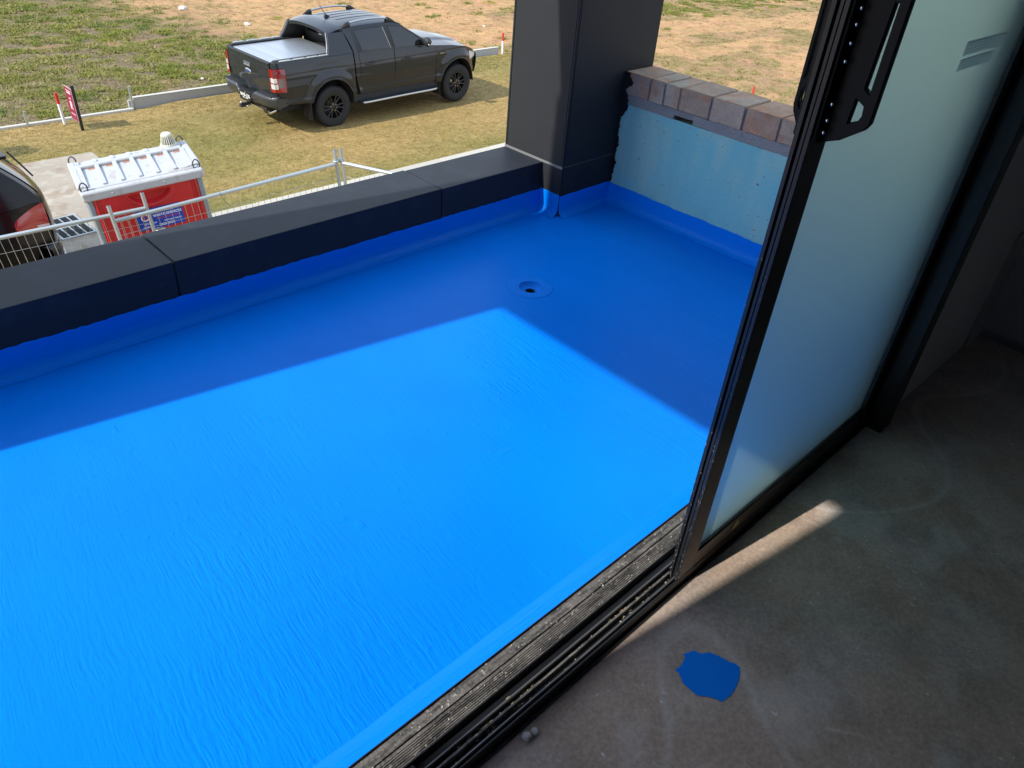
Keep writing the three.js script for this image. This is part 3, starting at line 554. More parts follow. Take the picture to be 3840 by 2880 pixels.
{
  const t = thing('drain_grate', 'dark steel drain grate set in the concrete driveway', 'grate', [2.63, GROUND + 0.031, -11.33], 0.06); t.scale.set(K, 1, K);
  const w = 0.4, d = 0.66;
  part('pit', box(-w / 2, w / 2, 0.0005, 0.004, -d / 2, d / 2), mat(0.012, 0.013, 0.014, 0.8), t);
  for (const s of [-1, 1]) { part('frame_bar', box(s * w / 2 - 0.012, s * w / 2 + 0.012, 0.0005, 0.02, -d / 2 - 0.012, d / 2 + 0.012, 0.002), galvanised, t); part('frame_bar', box(-w / 2, w / 2, 0.0005, 0.019, s * d / 2 - 0.012, s * d / 2 + 0.012, 0.002), galvanised, t); }
  part('frame_bar', box(-w / 2, w / 2, 0.0045, 0.018, -0.012, 0.012, 0.002), galvanised, t);
  for (let i = 1; i < 4; i++) part('cross_bar', box(-w / 2 + i * w / 4 - 0.007, -w / 2 + i * w / 4 + 0.007, 0.0045, 0.017, -d / 2 + 0.013, d / 2 - 0.013, 0.001), galvanised, t);
  for (let i = 1; i < 20; i++) part('slot_bar', box(-w / 2 + 0.013, w / 2 - 0.013, 0.0045, 0.013, -d / 2 + i * d / 20 - 0.004, -d / 2 + i * d / 20 + 0.004), mat(0.05, 0.055, 0.06, 0.5), t);
}
// sapling just outside the picture whose shadow lies on the lawn
{
  const t = thing('young_tree', 'young leafy sapling on the lawn near the driveway', 'tree', [0.81, GROUND, -15.2]);
  part('trunk', bar([0, -0.05, 0], [0.04, 1.5, 0], 0.028, 8, 0.014), mat(0.14, 0.1, 0.07, 0.9), t);
  for (let i = 0; i < 7; i++) { const a = i * 2.4, y = 1.0 + i * 0.09; part('branch', bar([0.03, y, 0], [0.03 + Math.cos(a) * 0.3, y + 0.3, Math.sin(a) * 0.26], 0.009, 5, 0.004), mat(0.14, 0.1, 0.07, 0.9), t); }
  const pos = []; for (let i = 0; i < 1500; i++) { const a = rnd() * 6.283, c = rr(-1, 1), q = Math.cbrt(rnd()), s = Math.sqrt(1 - c * c), x = 0.04 + 0.4 * q * s * Math.cos(a), y = 1.5 + 0.55 * q * c, z = 0.3 * q * s * Math.sin(a), r = 0.045; for (let k = 0; k < 3; k++) pos.push(x + rr(-r, r), y + rr(-r, r), z + rr(-r, r)); }
  const g = new THREE.BufferGeometry(); g.setAttribute('position', new THREE.Float32BufferAttribute(pos, 3)); g.computeVertexNormals(); part('crown', g, mat(0.06, 0.1, 0.03, 0.8), t);
}

// ---------------------------------------------------------------- portable toilet
{
  const t = thing('portable_toilet', 'red portable toilet with white ribbed roof behind the fence', 'toilet', [2.634, -3.415, -7.445]);
  t.quaternion.setFromUnitVectors(new THREE.Vector3(0, 1, 0), UPHILL).multiply(new THREE.Quaternion().setFromAxisAngle(new THREE.Vector3(0, 1, 0), -0.205));
  const W = 1.02, D = 0.68, H = 2.165, hw = W / 2, hd = D / 2;
  const red = mat(0.64, 0.022, 0.026, 0.38, { map: colourMap(256, 256, (u, v) => { const n = fbm(u * 8, v * 8, 3), k = 0.85 + 0.2 * n; return [k, k, k]; }) });
  const white = mat(1, 1, 1, 0.5, { map: colourMap(512, 512, (u, v) => { const n = fbm(u * 9, v * 9, 4), d = ss(0.6, 0.78, fbm(u * 17 + 4, v * 17, 4)); return [mix(0.50, 0.42, d) * (0.92 + 0.1 * n), mix(0.505, 0.385, d) * (0.92 + 0.1 * n), mix(0.515, 0.36, d) * (0.92 + 0.1 * n)]; }) });
  const grey = mat(0.27, 0.31, 0.34, 0.45), rust = mat(0.42, 0.2, 0.13, 0.9);
  part('base_skid', box(-hw, hw, 0, 0.12, -hd, hd, 0.02), mat(0.2, 0.21, 0.22, 0.7), t);
  part('inner_wall', box(-hw + 0.06, hw - 0.06, 0.12, H - 0.02, -hd + 0.06, hd - 0.065), red, t);
  // front wall as a moulded sheet: raised frame, sunken field, smile shaped hand recess
  part('front_wall', grid(110, 200, (u, v) => {
    const x = mix(-hw + 0.045, hw - 0.045, u), y = mix(0.1, H - 0.005, v), e = Math.min(ss(0.05, 0.085, hw - Math.abs(x)) , 1);
    let z = hd - 0.004 - 0.012 * ss(0.35, 0.05, Math.abs(Math.abs(x) - (hw - 0.105)) / 0.03);
    const dx = (x - 0.025) / 0.195, yy = (H - 0.075 - y) / 0.17, bowl = 1 - dx * dx - ss(0.2, 1.0, yy) * 0.0;
    const lower = 0.145 * Math.sqrt(Math.max(0, 1 - dx * dx)), depth = (H - 0.06) - y;
    if (Math.abs(dx) < 1 && depth > 0.035 && depth < lower) z -= 0.055 * ss(0, 0.03, lower - depth) * ss(0.03, 0.05, depth);
    if (Math.abs(dx) < 1.12) z += 0.016 * Math.exp(-Math.pow((depth - lower - 0.012) / 0.013, 2)) * ss(1.12, 1.0, Math.abs(dx));
    z -= 0.018 * ss(0.28, 0.5, Math.abs(x)) * ss(0.30, 0.12, depth) * 0.5;
    z -= 0.02 * ss(0.012, 0, Math.abs(depth - 0.50));
    return [x, y, z];
  }), red, t);
  for (const s of [-1, 1]) {
    part('side_wall', box(s > 0 ? hw - 0.03 : -hw + 0.012, s > 0 ? hw - 0.012 : -hw + 0.03, 0.1, H - 0.01, -hd + 0.05, hd - 0.05), mat(0.2, 0.24, 0.29, 0.35), t);
    for (const q of [-1, 1]) part('corner_post', box(s * hw - (s > 0 ? 0.055 : 0), s * hw + (s > 0 ? 0 : 0.055), 0.1, H, q * hd - (q > 0 ? 0.055 : 0), q * hd + (q > 0 ? 0 : 0.055), 0.018), grey, t);
    part('trim_strip', bar([s * (hw - 0.068), 0.1, hd - 0.002], [s * (hw - 0.068), H - 0.01, hd - 0.002], 0.011, 8), mat(0.62, 0.03, 0.025, 0.35), t);
  }
  part('back_wall', box(-hw + 0.05, hw - 0.05, 0.1, H - 0.01, -hd + 0.01, -hd + 0.03), red, t);
  const sideSign = part('side_sign', box(-hw + 0.006, -hw + 0.0115, 1.5, 1.85, -0.1, 0.22), mat(0.02, 0.07, 0.42, 0.5), t);
  // roof cap
  const roof = part('roof', merge([box(-hw - 0.025, hw + 0.025, H - 0.055, H + 0.035, -hd - 0.03, hd + 0.03, 0.022), box(-hw + 0.005, hw - 0.005, H + 0.02, H + 0.045, -hd + 0.0, hd - 0.02, 0.012)]), white, t);
  boxUV(roof.geometry, 0.8);
  part('ridge', box(-hw + 0.02, hw - 0.04, H + 0.04, H + 0.078, -0.195, -0.135, 0.016), white, roof);
  for (let i = 0; i < 7; i++) {
    const x = -hw + 0.045 + i * 0.154;
    const rib = (z0, z1, y0, y1) => { const g = box(x - 0.018, x + 0.018, H + 0.035, H + 0.07, z0, z1, 0.010), p = g.attributes.position; for (let k = 0; k < p.count; k++) { const f = (p.getZ(k) - z0) / (z1 - z0); if (p.getY(k) > H + 0.052) p.setY(k, mix(y0, y1, f)); } g.computeVertexNormals(); return g; };
    part('rib', rib(-0.135, hd - 0.05, H + 0.074, H + 0.06), white, roof); part('rib', rib(-hd + 0.03, -0.20, H + 0.06, H + 0.074), white, roof);
    if (i > 0) part('rust_stain', sheet(x - 0.078, x - 0.022, -0.134, -0.10, H + 0.0462), rust, roof);
  }
  for (const s of [-1, 1]) part('end_rim', box(s * hw - 0.032, s * hw + 0.032, H + 0.03, H + 0.066, -hd + 0.02, hd - 0.06, 0.016), white, roof);
  part('round_boss', new THREE.CylinderGeometry(0.075, 0.08, 0.012, 28).translate(hw - 0.12, H + 0.048, hd - 0.12), white, roof);
  const hookMat = mat(0.1, 0.1, 0.11, 0.4, { metalness: 0.6 });
  for (const s of [-1, 1]) for (const q of [-1, 1]) part('lifting_hook', tube([[s * (hw - 0.02) - 0.026, H + 0.03, q * (hd - 0.02)], [s * (hw - 0.02) - 0.028, H + 0.085, q * (hd - 0.02)], [s * (hw - 0.02), H + 0.115, q * (hd - 0.02)], [s * (hw - 0.02) + 0.028, H + 0.085, q * (hd - 0.02)], [s * (hw - 0.02) + 0.026, H + 0.03, q * (hd - 0.02)]], 0.0065, 24, 8), hookMat, roof);
  const cream = mat(0.6, 0.57, 0.46, 0.55), vx = hw - 0.135, vz = -hd + 0.09;
  const vent = part('vent_cowl', new THREE.LatheGeometry([[0.078, 0.04], [0.078, 0.088], [0.068, 0.095], [0.064, 0.096]].map(p => new THREE.Vector2(...p)), 28).translate(vx, H, vz), cream, roof);
  part('vent_cap', new THREE.LatheGeometry([[0.05, 0.168], [0.05, 0.178], [0.044, 0.19], [0.02, 0.194], [0.0005, 0.195]].map(p => new THREE.Vector2(...p)), 28).translate(vx, H, vz), cream, vent);
  part('vent_core', new THREE.CylinderGeometry(0.036, 0.05, 0.08, 20).translate(vx, H + 0.13, vz), mat(0.02, 0.02, 0.02, 0.8), vent);
  for (let i = 0; i < 20; i++) { const a = i / 20 * 6.283, c = Math.cos(a), s = Math.sin(a); part('vent_slat', bar([vx + c * 0.066, H + 0.094, vz + s * 0.066], [vx + c * 0.048, H + 0.172, vz + s * 0.048], 0.0058, 5), cream, vent); }
  for (const x of [-0.28, 0.17]) part('rivet', new THREE.SphereGeometry(0.008, 8, 6).translate(x, H - 0.01, hd + 0.031), mat(0.4, 0.4, 0.4, 0.4), roof);
  // company sign
  const sign = canvasMap(820, 400, (c, w, h) => {
    c.fillStyle = '#0a46b8'; c.fillRect(0, 0, w, h); c.fillStyle = '#ffffff'; c.textAlign = 'center';
    c.font = 'bold 70px sans-serif'; c.fillText('GLOBAL', 540, 92); c.font = 'bold 66px sans-serif'; c.fillText('WASTE SERVICES', 545, 168);
    c.fillStyle = '#c02a55'; for (let i = 0; i < 15; i++) c.fillRect(330 + i * 29, 196 + (i % 3) * 2, 22, 24);
    c.fillStyle = '#ffffff'; c.font = 'bold 36px sans-serif'; c.fillText('SEPTIC TANKS', 200, 296); c.fillText('PORTABLE TOILETS', 620, 296);
    c.font = 'bold 62px sans-serif'; c.fillText('3822 3932', 490, 368);
    c.fillRect(232, 60, 8, 180); c.lineWidth = 20; c.strokeStyle = '#ffffff'; c.beginPath(); c.arc(140, 150, 62, 0, 6.3); c.stroke(); c.strokeStyle = '#c0203a'; c.beginPath(); c.arc(140, 150, 42, 0, 6.3); c.stroke(); c.fillStyle = '#ffffff'; c.fillRect(60, 336, 120, 12);
  });
  const sg = part('company_sign', new THREE.PlaneGeometry(0.41, 0.2), mat(1, 1, 1, 0.45, { map: sign }), t); sg.position.set(0.05, 1.815, hd + 0.0065);
  part('sign_board', box(-0.158, 0.258, 1.712, 1.918, hd - 0.02, hd + 0.0035, 0.002), mat(0.02, 0.08, 0.45, 0.5), t);
}

// ---------------------------------------------------------------- temporary fence panels
function fencePanel(a, b, label) {      // a and b are the tops of the two posts
  const A = new THREE.Vector3(...a), B = new THREE.Vector3(...b), dir = B.clone().sub(A), L = dir.length(); dir.normalize();
  const t = thing('fence_panel', label, 'fence', [0, 0, 0], 0, 'temporary site fence panels');
  t.position.copy(A).addScaledVector(UPHILL, -2.112);
  const up = UPHILL.clone().addScaledVector(dir, -UPHILL.dot(dir)).normalize();
  t.quaternion.setFromRotationMatrix(new THREE.Matrix4().makeBasis(dir, up, dir.clone().cross(up)));
  for (const x of [0, L]) { part('post', new THREE.LatheGeometry([[0.012, 2.112], [0.0175, 2.112], [0.0175, 0]].map(p => new THREE.Vector2(...p)), 12).translate(x, 0, 0), galvanised, t); }
  part('top_rail', bar([0.012, 1.963, 0], [L - 0.012, 1.963, 0], 0.0185, 12), galvanised, t);
  part('bottom_rail', bar([0.012, 0.2, 0], [L - 0.012, 0.2, 0], 0.0185, 12), galvanised, t);
  const wireMat = mat(0.5, 0.48, 0.42, 0.5, { metalness: 0.4 }), wv = new THREE.CylinderGeometry(0.0022, 0.0022, 1.765, 5), n = Math.floor((L - 0.04) / 0.0625);
  for (let i = 1; i <= n; i++) { const w = part('wire', wv, wireMat, t); w.position.set(i * L / (n + 1), 1.082, 0.003 + rr(-0.002, 0.002)); w.rotation.z = rr(-0.003, 0.003); }
  const wh = new THREE.CylinderGeometry(0.0022, 0.0022, L - 0.03, 5).rotateZ(Math.PI / 2);
  for (let y = 1.815; y > 0.25; y -= 0.15) { const w = part('cross_wire', wh, wireMat, t); w.position.set(L / 2, y, -0.0025); }
  part('foot', box(-0.3, 0.3, 0, 0.12, -0.11, 0.11, 0.02).translate(0, 0, 0), mat(0.3, 0.3, 0.28, 0.9), t);
  return t;
}
const panelOne = fencePanel([0.206, -1.513, -7.546], [2.286, -1.317, -6.985], 'wire mesh fence panel before the black car and portable toilet');
const panelTwo = fencePanel([1.963, -1.349, -6.93], [4.1, -1.144, -6.623], 'wire mesh fence panel between the toilet and the open gate panel');
fencePanel([4.157, -1.139, -6.591], [4.98, -1.085, -4.57], 'wire mesh fence panel swung back toward the house');
{
  const c = part('clamp', bar([2.15, 1.99, -0.02], [2.26, 1.99, -0.02], 0.014, 10), galvanised, panelTwo);
  part('clamp_bolt', bar([2.2, 1.985, -0.05], [2.2, 1.985, 0.03], 0.008, 8), mat(0.12, 0.12, 0.12, 0.5, { metalness: 0.5 }), c);
  for (const x of [2.169, 2.232]) part('clamp_ring', new THREE.TorusGeometry(0.024, 0.009, 8, 18).rotateX(Math.PI / 2).translate(x, 1.99, -0.004), galvanised, c);
  part('clamp', merge([new THREE.TorusGeometry(0.026, 0.01, 8, 18).rotateX(Math.PI / 2).translate(2.206, 1.73, 0), new THREE.CylinderGeometry(0.022, 0.022, 0.05, 14).rotateX(Math.PI / 2).translate(2.25, 1.72, 0.02)]), galvanised, panelOne);
  part('wire_tie', tube([[0.96, 1.99, 0.015], [0.965, 1.96, 0.026], [0.97, 1.93, 0.01], [1.0, 1.86, 0.012], [1.03, 1.82, 0.015]], 0.0018, 16, 5), mat(0.03, 0.03, 0.03, 0.6), panelTwo);
}

// ---------------------------------------------------------------- vehicles
const rubber = mat(0.017, 0.017, 0.018, 0.8), plasticBlack = mat(0.02, 0.02, 0.021, 0.6), wellBlack = mat(0.024, 0.024, 0.025, 0.85);
const chrome = mat(0.72, 0.73, 0.75, 0.16, { metalness: 1 });
const tinted = new THREE.MeshPhysicalMaterial({ color: lin(0.006, 0.008, 0.010), roughness: 0.04, side: THREE.DoubleSide, specularIntensity: 1, clearcoat: 0.6, clearcoatRoughness: 0.02 });
const lathe = (pts, seg) => new THREE.LatheGeometry(pts.map(p => new THREE.Vector2(...p)), seg);
function wheel(parent, x, z, side, R, Wd, rimR, rimMat, drop = 0) {
  // built round the y axis, then laid over so that +y points outwards
  const g = new THREE.Group(); g.name = 'wheel'; g.position.set(x, R - drop, z); g.rotation.x = side > 0 ? Math.PI / 2 : -Math.PI / 2; parent.add(g);
  const h = Wd / 2;
  part('tyre', lathe([[rimR - 0.005, -h + 0.02], [rimR + 0.03, -h], [R - 0.045, -h - 0.004], [R - 0.014, -h + 0.014], [R, -h + 0.045], [R, h - 0.045], [R - 0.014, h - 0.014], [R - 0.045, h + 0.004], [rimR + 0.03, h], [rimR - 0.005, h - 0.02]], 48), rubber, g);
  const tread = []; for (let i = 0; i < 56; i++) { const a = i / 56 * 6.2832; for (const y of [-0.075, 0.075]) { const b = new THREE.BoxGeometry(0.010, 0.07, 0.026); b.rotateZ(0.0); b.translate(R + 0.001, y, 0); b.rotateY(a + (y > 0 ? 0.05 : 0)); tread.push(b); } }
  part('tread', merge(tread), rubber, g);
  part('rim', lathe([[rimR, h - 0.012], [rimR - 0.012, h - 0.008], [rimR - 0.02, h - 0.02], [rimR - 0.03, -h + 0.04], [0.05, -h + 0.04], [0.03, -h + 0.05]], 40), rimMat, g);
  const sp = [];
  for (let i = 0; i < 12; i++) {
    const a0 = Math.floor(i / 2) / 6 * 6.2832 + (i % 2 ? 0.2 : -0.2), a1 = Math.floor(i / 2) / 6 * 6.2832 + (i % 2 ? 0.13 : -0.13);
    sp.push(bar([Math.cos(a1) * 0.05, h - 0.035, Math.sin(a1) * 0.05], [Math.cos(a0) * (rimR - 0.015), h - 0.022, Math.sin(a0) * (rimR - 0.015)], 0.020, 6, 0.016));
  }
  part('spokes', merge(sp), rimMat, g);
  part('hub', lathe([[0.085, h - 0.05], [0.08, h - 0.026], [0.045, h - 0.022], [0.04, h - 0.016], [0.0005, h - 0.014]], 24), rimMat, g);
  for (let i = 0; i < 6; i++) { const a = i / 6 * 6.2832 + 0.26; part('wheel_nut', new THREE.CylinderGeometry(0.0095, 0.011, 0.02, 6).translate(Math.cos(a) * 0.066, h - 0.016, Math.sin(a) * 0.066), chrome, g); }
  return g;
}
// ---- pickup truck: x forward from the rear axle, +z toward the house
{
  const t = thing('pickup_truck', 'dark grey double cab pickup truck parked on the lawn', 'truck', [8.25, GROUND + 0.05, -14.17], 0.022); t.rotation.z = 0.012;
  const paint = new THREE.MeshPhysicalMaterial({ color: lin(0.015, 0.018, 0.023), metalness: 0, specularIntensity: 0.25, roughness: 0.35, clearcoat: 0.9, clearcoatRoughness: 0.035, side: THREE.DoubleSide });
  const interp = (pts, v) => { if (v <= pts[0][0]) return pts[0][1]; for (let i = 1; i < pts.length; i++) if (v <= pts[i][0]) { const a = pts[i - 1], b = pts[i], q = (v - a[0]) / (b[0] - a[0]); return mix(a[1], b[1], q * q * (3 - 2 * q)); } return pts[pts.length - 1][1]; };
  const lerpT = (pts, v) => { if (v <= pts[0][0]) return pts[0][1]; for (let i = 1; i < pts.length; i++) if (v <= pts[i][0]) { const a = pts[i - 1], b = pts[i]; return mix(a[1], b[1], (v - a[0]) / (b[0] - a[0])); } return pts[pts.length - 1][1]; };
  const section = [[0.38, 0.85], [0.48, 0.895], [0.56, 0.913], [0.62, 0.905], [0.70, 0.912], [0.84, 0.927], [0.98, 0.925], [1.08, 0.913], [1.16, 0.898], [1.24, 0.882], [1.30, 0.862]];
  const AX = [0, 3.22], AR = 0.475, AY = 0.395;
  function halfW(x, y) {
    let w = interp(section, y);
    for (const a of AX) { const d = Math.hypot(x - a, y - AY); w += 0.034 * ss(0.68, 0.53, d) * ss(1.12, 0.9, y); }
    if (x > 3.15) w -= 0.20 * Math.pow((x - 3.15) / 0.72, 2.4);
    if (x < -1.02) w -= 0.09 * Math.pow((-1.02 - x) / 0.17, 2);
    return w;
  }
  const yb = x => { let y = lerpT([[-1.2, 0.60], [-0.9, 0.53], [-0.5, 0.50], [0.45, 0.46], [0.56, 0.47], [0.57, 0.495], [2.6, 0.485], [2.62, 0.44], [3.8, 0.44], [3.9, 0.5]], x); for (const a of AX) { const d = Math.abs(x - a); if (d < AR) y = Math.max(y, AY + Math.sqrt(AR * AR - d * d)); } return y; };
  const yt = x => lerpT([[-1.2, 1.262], [-1.1, 1.282], [0.54, 1.285], [0.56, 1.275], [1.5, 1.245], [2.3, 1.205], [2.62, 1.18], [3.1, 1.135], [3.45, 1.075], [3.68, 1.0], [3.80, 0.93], [3.88, 0.84]], x);
  function sidePanel(name, xa, xb, s, n, sh = () => 0, top = yt) {
    const xs = []; for (let i = 0; i <= n; i++) xs.push(mix(xa, xb, i / n));
    for (const a of AX) for (const e of [-1, 1]) for (const o of [0.003, 0.008, 0.016, 0.028]) { const x = a + e * (AR - o); if (x > xa && x < xb) xs.push(x); }
    xs.sort((p, q) => p - q);
    const m = 26, N = xs.length - 1;
    return part(name, grid(N, m, (u, v) => { const x = xs[Math.round(u * N)], b = yb(x), y = mix(b, top(x), v); return [x + sh(y), y, s * halfW(x, y)]; }), paint, t);
  }
  for (const s of [1, -1]) {
    sidePanel('bed_side', -1.185, 0.532, s, 70);
    sidePanel('cab_corner', 0.56, 0.665, s, 4, y => 0.07 * ss(0.9, 0.5, y));
    const rear = sidePanel('door', 0.674, 1.513, s, 24, y => 0.0), front = sidePanel('door', 1.522, 2.602, s, 28, y => 0.02 * (y - 0.8));
    sidePanel('front_fender', 2.612, 3.88, s, 60);
    for (const [d, x] of [[rear, 0.86], [front, 1.76]]) {
      const y = x < 1 ? 1.045 : 1.02, z = s * halfW(x, y);
      part('handle_recess', new THREE.SphereGeometry(0.052, 18, 12).scale(0.95, 0.9, 0.12).translate(x + 0.06, y, z), plasticBlack, d);
      part('handle', tube([[x - 0.06, y - 0.004, z + s * 0.008], [x - 0.02, y, z + s * 0.034], [x + 0.09, y + 0.006, z + s * 0.036], [x + 0.16, y + 0.008, z + s * 0.008]], 0.014, 20, 8), plasticBlack, d);
    }
    // arches, wells, flaps
    for (const a of AX) {
      const pts = []; for (let i = 0; i <= 20; i++) { const q = mix(-0.12, Math.PI + 0.12, i / 20), x = a + Math.cos(q) * (AR + 0.004), y = AY + Math.sin(q) * (AR + 0.004); pts.push([x, Math.max(y, yb(x) - 0.02), s * (halfW(x, Math.max(y, 0.45)) - 0.004)]); }
      part('arch_lip', tube(pts, 0.012, 48, 6), paint, t);
      part('wheel_well', grid(24, 1, (u, v) => { const q = u * Math.PI; return [a + Math.cos(q) * (AR + 0.002), AY - 0.06 + Math.sin(q) * (AR + 0.06), s * mix(0.52, 0.90, v)]; }), wellBlack, t);
      part('well_wall', box(a - 0.5, a + 0.5, 0.34, 0.95, s > 0 ? 0.5 : -0.53, s > 0 ? 0.53 : -0.5), wellBlack, t);
      part('mud_flap', box(a - 0.52, a - 0.505, 0.17, 0.52, s > 0 ? 0.66 : -0.93, s > 0 ? 0.93 : -0.66, 0.004), rubber, t);
    }
    part('rocker', box(0.5, 2.72, 0.33, 0.49, s > 0 ? 0.70 : -0.865, s > 0 ? 0.865 : -0.70, 0.03), plasticBlack, t);
    const board = part('side_step', box(0.62, 2.62, 0.315, 0.36, s > 0 ? 0.80 : -0.985, s > 0 ? 0.985 : -0.80, 0.015), plasticBlack, t);
    part('step_tube', tube([[0.66, 0.335, s * 0.975], [0.72, 0.338, s * 0.998], [1.6, 0.34, s * 1.0], [2.5, 0.338, s * 0.998], [2.56, 0.335, s * 0.975]], 0.02, 40, 10), mat(0.62, 0.6, 0.56, 0.3, { metalness: 0.8 }), board);
  }
  part('underbody', box(-1.1, 3.6, 0.34, 0.62, -0.62, 0.62), wellBlack, t);
  part('liner', box(0.5, 2.7, 0.5, 1.18, -0.845, 0.845), wellBlack, t);
  part('liner', box(-1.15, 0.52, 0.6, 1.2, -0.5, 0.5), wellBlack, t);
  part('liner', box(2.62, 3.6, 0.66, 0.98, -0.52, 0.52), wellBlack, t);
  // bonnet
  const bonnet = part('bonnet', grid(36, 40, (u, v) => { const x = mix(2.45, 3.86, u), q = v * 2 - 1, w = halfW(x, yt(x)) - 0.002, crown = 0.055 * (1 - q * q) * ss(3.9, 3.5, x) + 0.028 * ss(0.62, 0.46, Math.abs(q)) * ss(3.85, 3.5, x); return [x, yt(Math.max(x, 2.62)) + 0.004 + crown + (x < 2.62 ? (2.62 - x) * 0.12 : 0), q * w]; }), paint, t);
  part('cowl', box(2.36, 2.5, 1.1, 1.2, -0.74, 0.74, 0.02), plasticBlack, t);
  part('front_fascia', grid(24, 12, (u, v) => { const q = u * 2 - 1, y = mix(0.44, 0.86, v), w = 0.70 + 0.02 * v; return [3.90 + 0.06 * (1 - q * q) + 0.05 * Math.sin(v * 2.6), y, q * w]; }), paint, t);
  part('grille', box(3.88, 3.965, 0.62, 0.82, -0.42, 0.42, 0.02), plasticBlack, t);
  for (const s of [1, -1]) {
    part('headlight', grid(10, 8, (u, v) => { const x = mix(3.58, 3.885, u), y = mix(0.80, 0.97 - 0.10 * u, v); return [x, y, s * (halfW(x, y) + 0.006)]; }), mat(0.6, 0.63, 0.65, 0.08, { clearcoat: 1 }), t);
    part('fender_vent', box(2.66, 2.86, 0.985, 1.07, s > 0 ? 0.905 : -0.935, s > 0 ? 0.935 : -0.905, 0.012), plasticBlack, t);
    part('vent_bar', box(2.69, 2.82, 1.018, 1.03, s > 0 ? 0.934 : -0.939, s > 0 ? 0.939 : -0.934), chrome, t);
  }
  // cabin: side glass area, roof, pillars
  const belt = x => yt(x), ROOFY = 1.665;
  const roofEdge = x => ROOFY + 0.03 * Math.sin(clamp((x - 0.35) / 1.6) * Math.PI) - 0.03 * ss(1.5, 2.0, x);
  const gz = q => mix(0.872, 0.675, q) + 0.02 * Math.sin(q * Math.PI);
  const xF = q => mix(2.60, 1.82, Math.pow(q, 0.92)), xR = q => mix(0.57, 0.44, q);
  function cabPoint(x, q, s, off = 0) { return [x, mix(belt(x) - 0.01, roofEdge(x), q), s * (gz(q) + off)]; }
  for (const s of [1, -1]) {
    part('cab_side', grid(30, 14, (u, v) => cabPoint(mix(xR(v), xF(v), u), v, s)), paint, t);
    const pane = (name, pts, m, off, parent) => { // pts in (x, q); fan over a fine grid of the quad
      const [a, b, c, d] = pts; return part(name, grid(14, 10, (u, v) => { const x = mix(mix(a[0], b[0], u), mix(d[0], c[0], u), v), q = mix(mix(a[1], b[1], u), mix(d[1], c[1], u), v); return cabPoint(x, q, s, off); }), m, parent);
    };
    const surround = pane('window_trim', [[0.66, 0.02], [2.50, 0.02], [1.86, 0.90], [0.63, 0.90]], plasticBlack, 0.004, t);
    pane('side_window', [[0.76, 0.07], [1.44, 0.06], [1.36, 0.86], [0.68, 0.85]], tinted, 0.010, surround);
    pane('side_window', [[1.56, 0.06], [2.40, 0.07], [1.83, 0.86], [1.50, 0.86]], tinted, 0.010, surround);
    part('belt_moulding', tube([cabPoint(0.72, 0.035, s, 0.012), cabPoint(1.4, 0.035, s, 0.012), cabPoint(2.42, 0.035, s, 0.012)], 0.008, 20, 6), mat(0.05, 0.05, 0.05, 0.25), surround);
    part('pillar_strip', tube([cabPoint(1.455, 0.06, s, 0.014), cabPoint(1.40, 0.5, s, 0.016), cabPoint(1.365, 0.87, s, 0.014)], 0.006, 12, 6), mat(0.3, 0.3, 0.28, 0.4), surround);
    // mirror
    const mir = part('mirror', new THREE.SphereGeometry(0.1, 20, 14).scale(0.72, 0.95, 1.0).translate(2.30, 1.305, s * 1.0), plasticBlack, t);
    part('mirror_cap', new THREE.SphereGeometry(0.102, 20, 10, 0, 6.2832, 0, 1.5).scale(0.74, 0.98, 1.02).translate(2.305, 1.302, s * 1.0), paint, mir);
    part('indicator', box(2.26, 2.355, 1.255, 1.285, s > 0 ? 1.072 : -1.088, s > 0 ? 1.088 : -1.072, 0.008), mat(0.8, 0.8, 0.78, 0.15), mir);
    part('mirror_arm', bar([2.33, 1.25, s * 0.86], [2.31, 1.27, s * 0.97], 0.03, 8), plasticBlack, mir);
    // roof rail
    const ry = x => roofEdge(x) + 0.075 - 0.05 * Math.pow((x - 1.05) / 0.72, 2);
    const rail = part('roof_rail', grid(30, 6, (u, v) => { const x = mix(0.62, 1.52, u), a = v * 6.2832; return [x, ry(x) + 0.02 + 0.018 * Math.sin(a), s * (0.655 + 0.026 * Math.cos(a))]; }), mat(0.42, 0.43, 0.44, 0.3, { metalness: 0.7 }), t);
    for (const [xa, xb] of [[0.36, 0.64], [1.50, 1.84]]) part('rail_foot', grid(14, 8, (u, v) => { const f = xa < 1 ? u : 1 - u, x = mix(xa, xb, u), a = v * 6.2832, y0 = roofEdge(x) - 0.01, y1 = ry(x) + 0.045, top = mix(y0 + 0.01, y1, ss(0, 0.8, f)); return [x, mix(mix(y0, top, 0.5), mix(y0, top, 0.5) + (top - y0) / 2 * Math.sin(a) / Math.max(0.001, 1), 1), s * (0.655 + 0.03 * Math.cos(a))]; }), plasticBlack, rail);
  }
  const roofY = (x, q) => mix(roofEdge(x), roofEdge(x) + 0.075, Math.pow(1 - Math.pow(Math.abs(q), 2.6), 0.8)) + (Math.abs(Math.abs(q) - 0.42) < 0.03 || Math.abs(Math.abs(q) - 0.14) < 0.03 ? -0.010 : 0) * ss(0.5, 0.65, x) * ss(1.75, 1.6, x);
  part('roof', grid(34, 90, (u, v) => { const x = mix(0.42, 1.83, u), q = v * 2 - 1; return [x, roofY(x, q) - 0.03 * ss(1.55, 1.83, x), q * 0.676]; }), paint, t);
  const wind = grid(16, 20, (u, v) => { const q = v * 2 - 1, top = [1.80, roofY(1.80, q) - 0.03, q * 0.665], base = [2.50 + 0.10 * (1 - q * q) - 0.05, 1.19, q * 0.80]; return [mix(base[0], top[0], u), mix(base[1], top[1], u) + 0.02 * Math.sin(u * Math.PI), mix(base[2], top[2], u)]; });
  part('windscreen', wind, tinted, t);
  part('dashboard', box(1.7, 2.5, 0.9, 1.19, -0.8, 0.8), wellBlack, t);
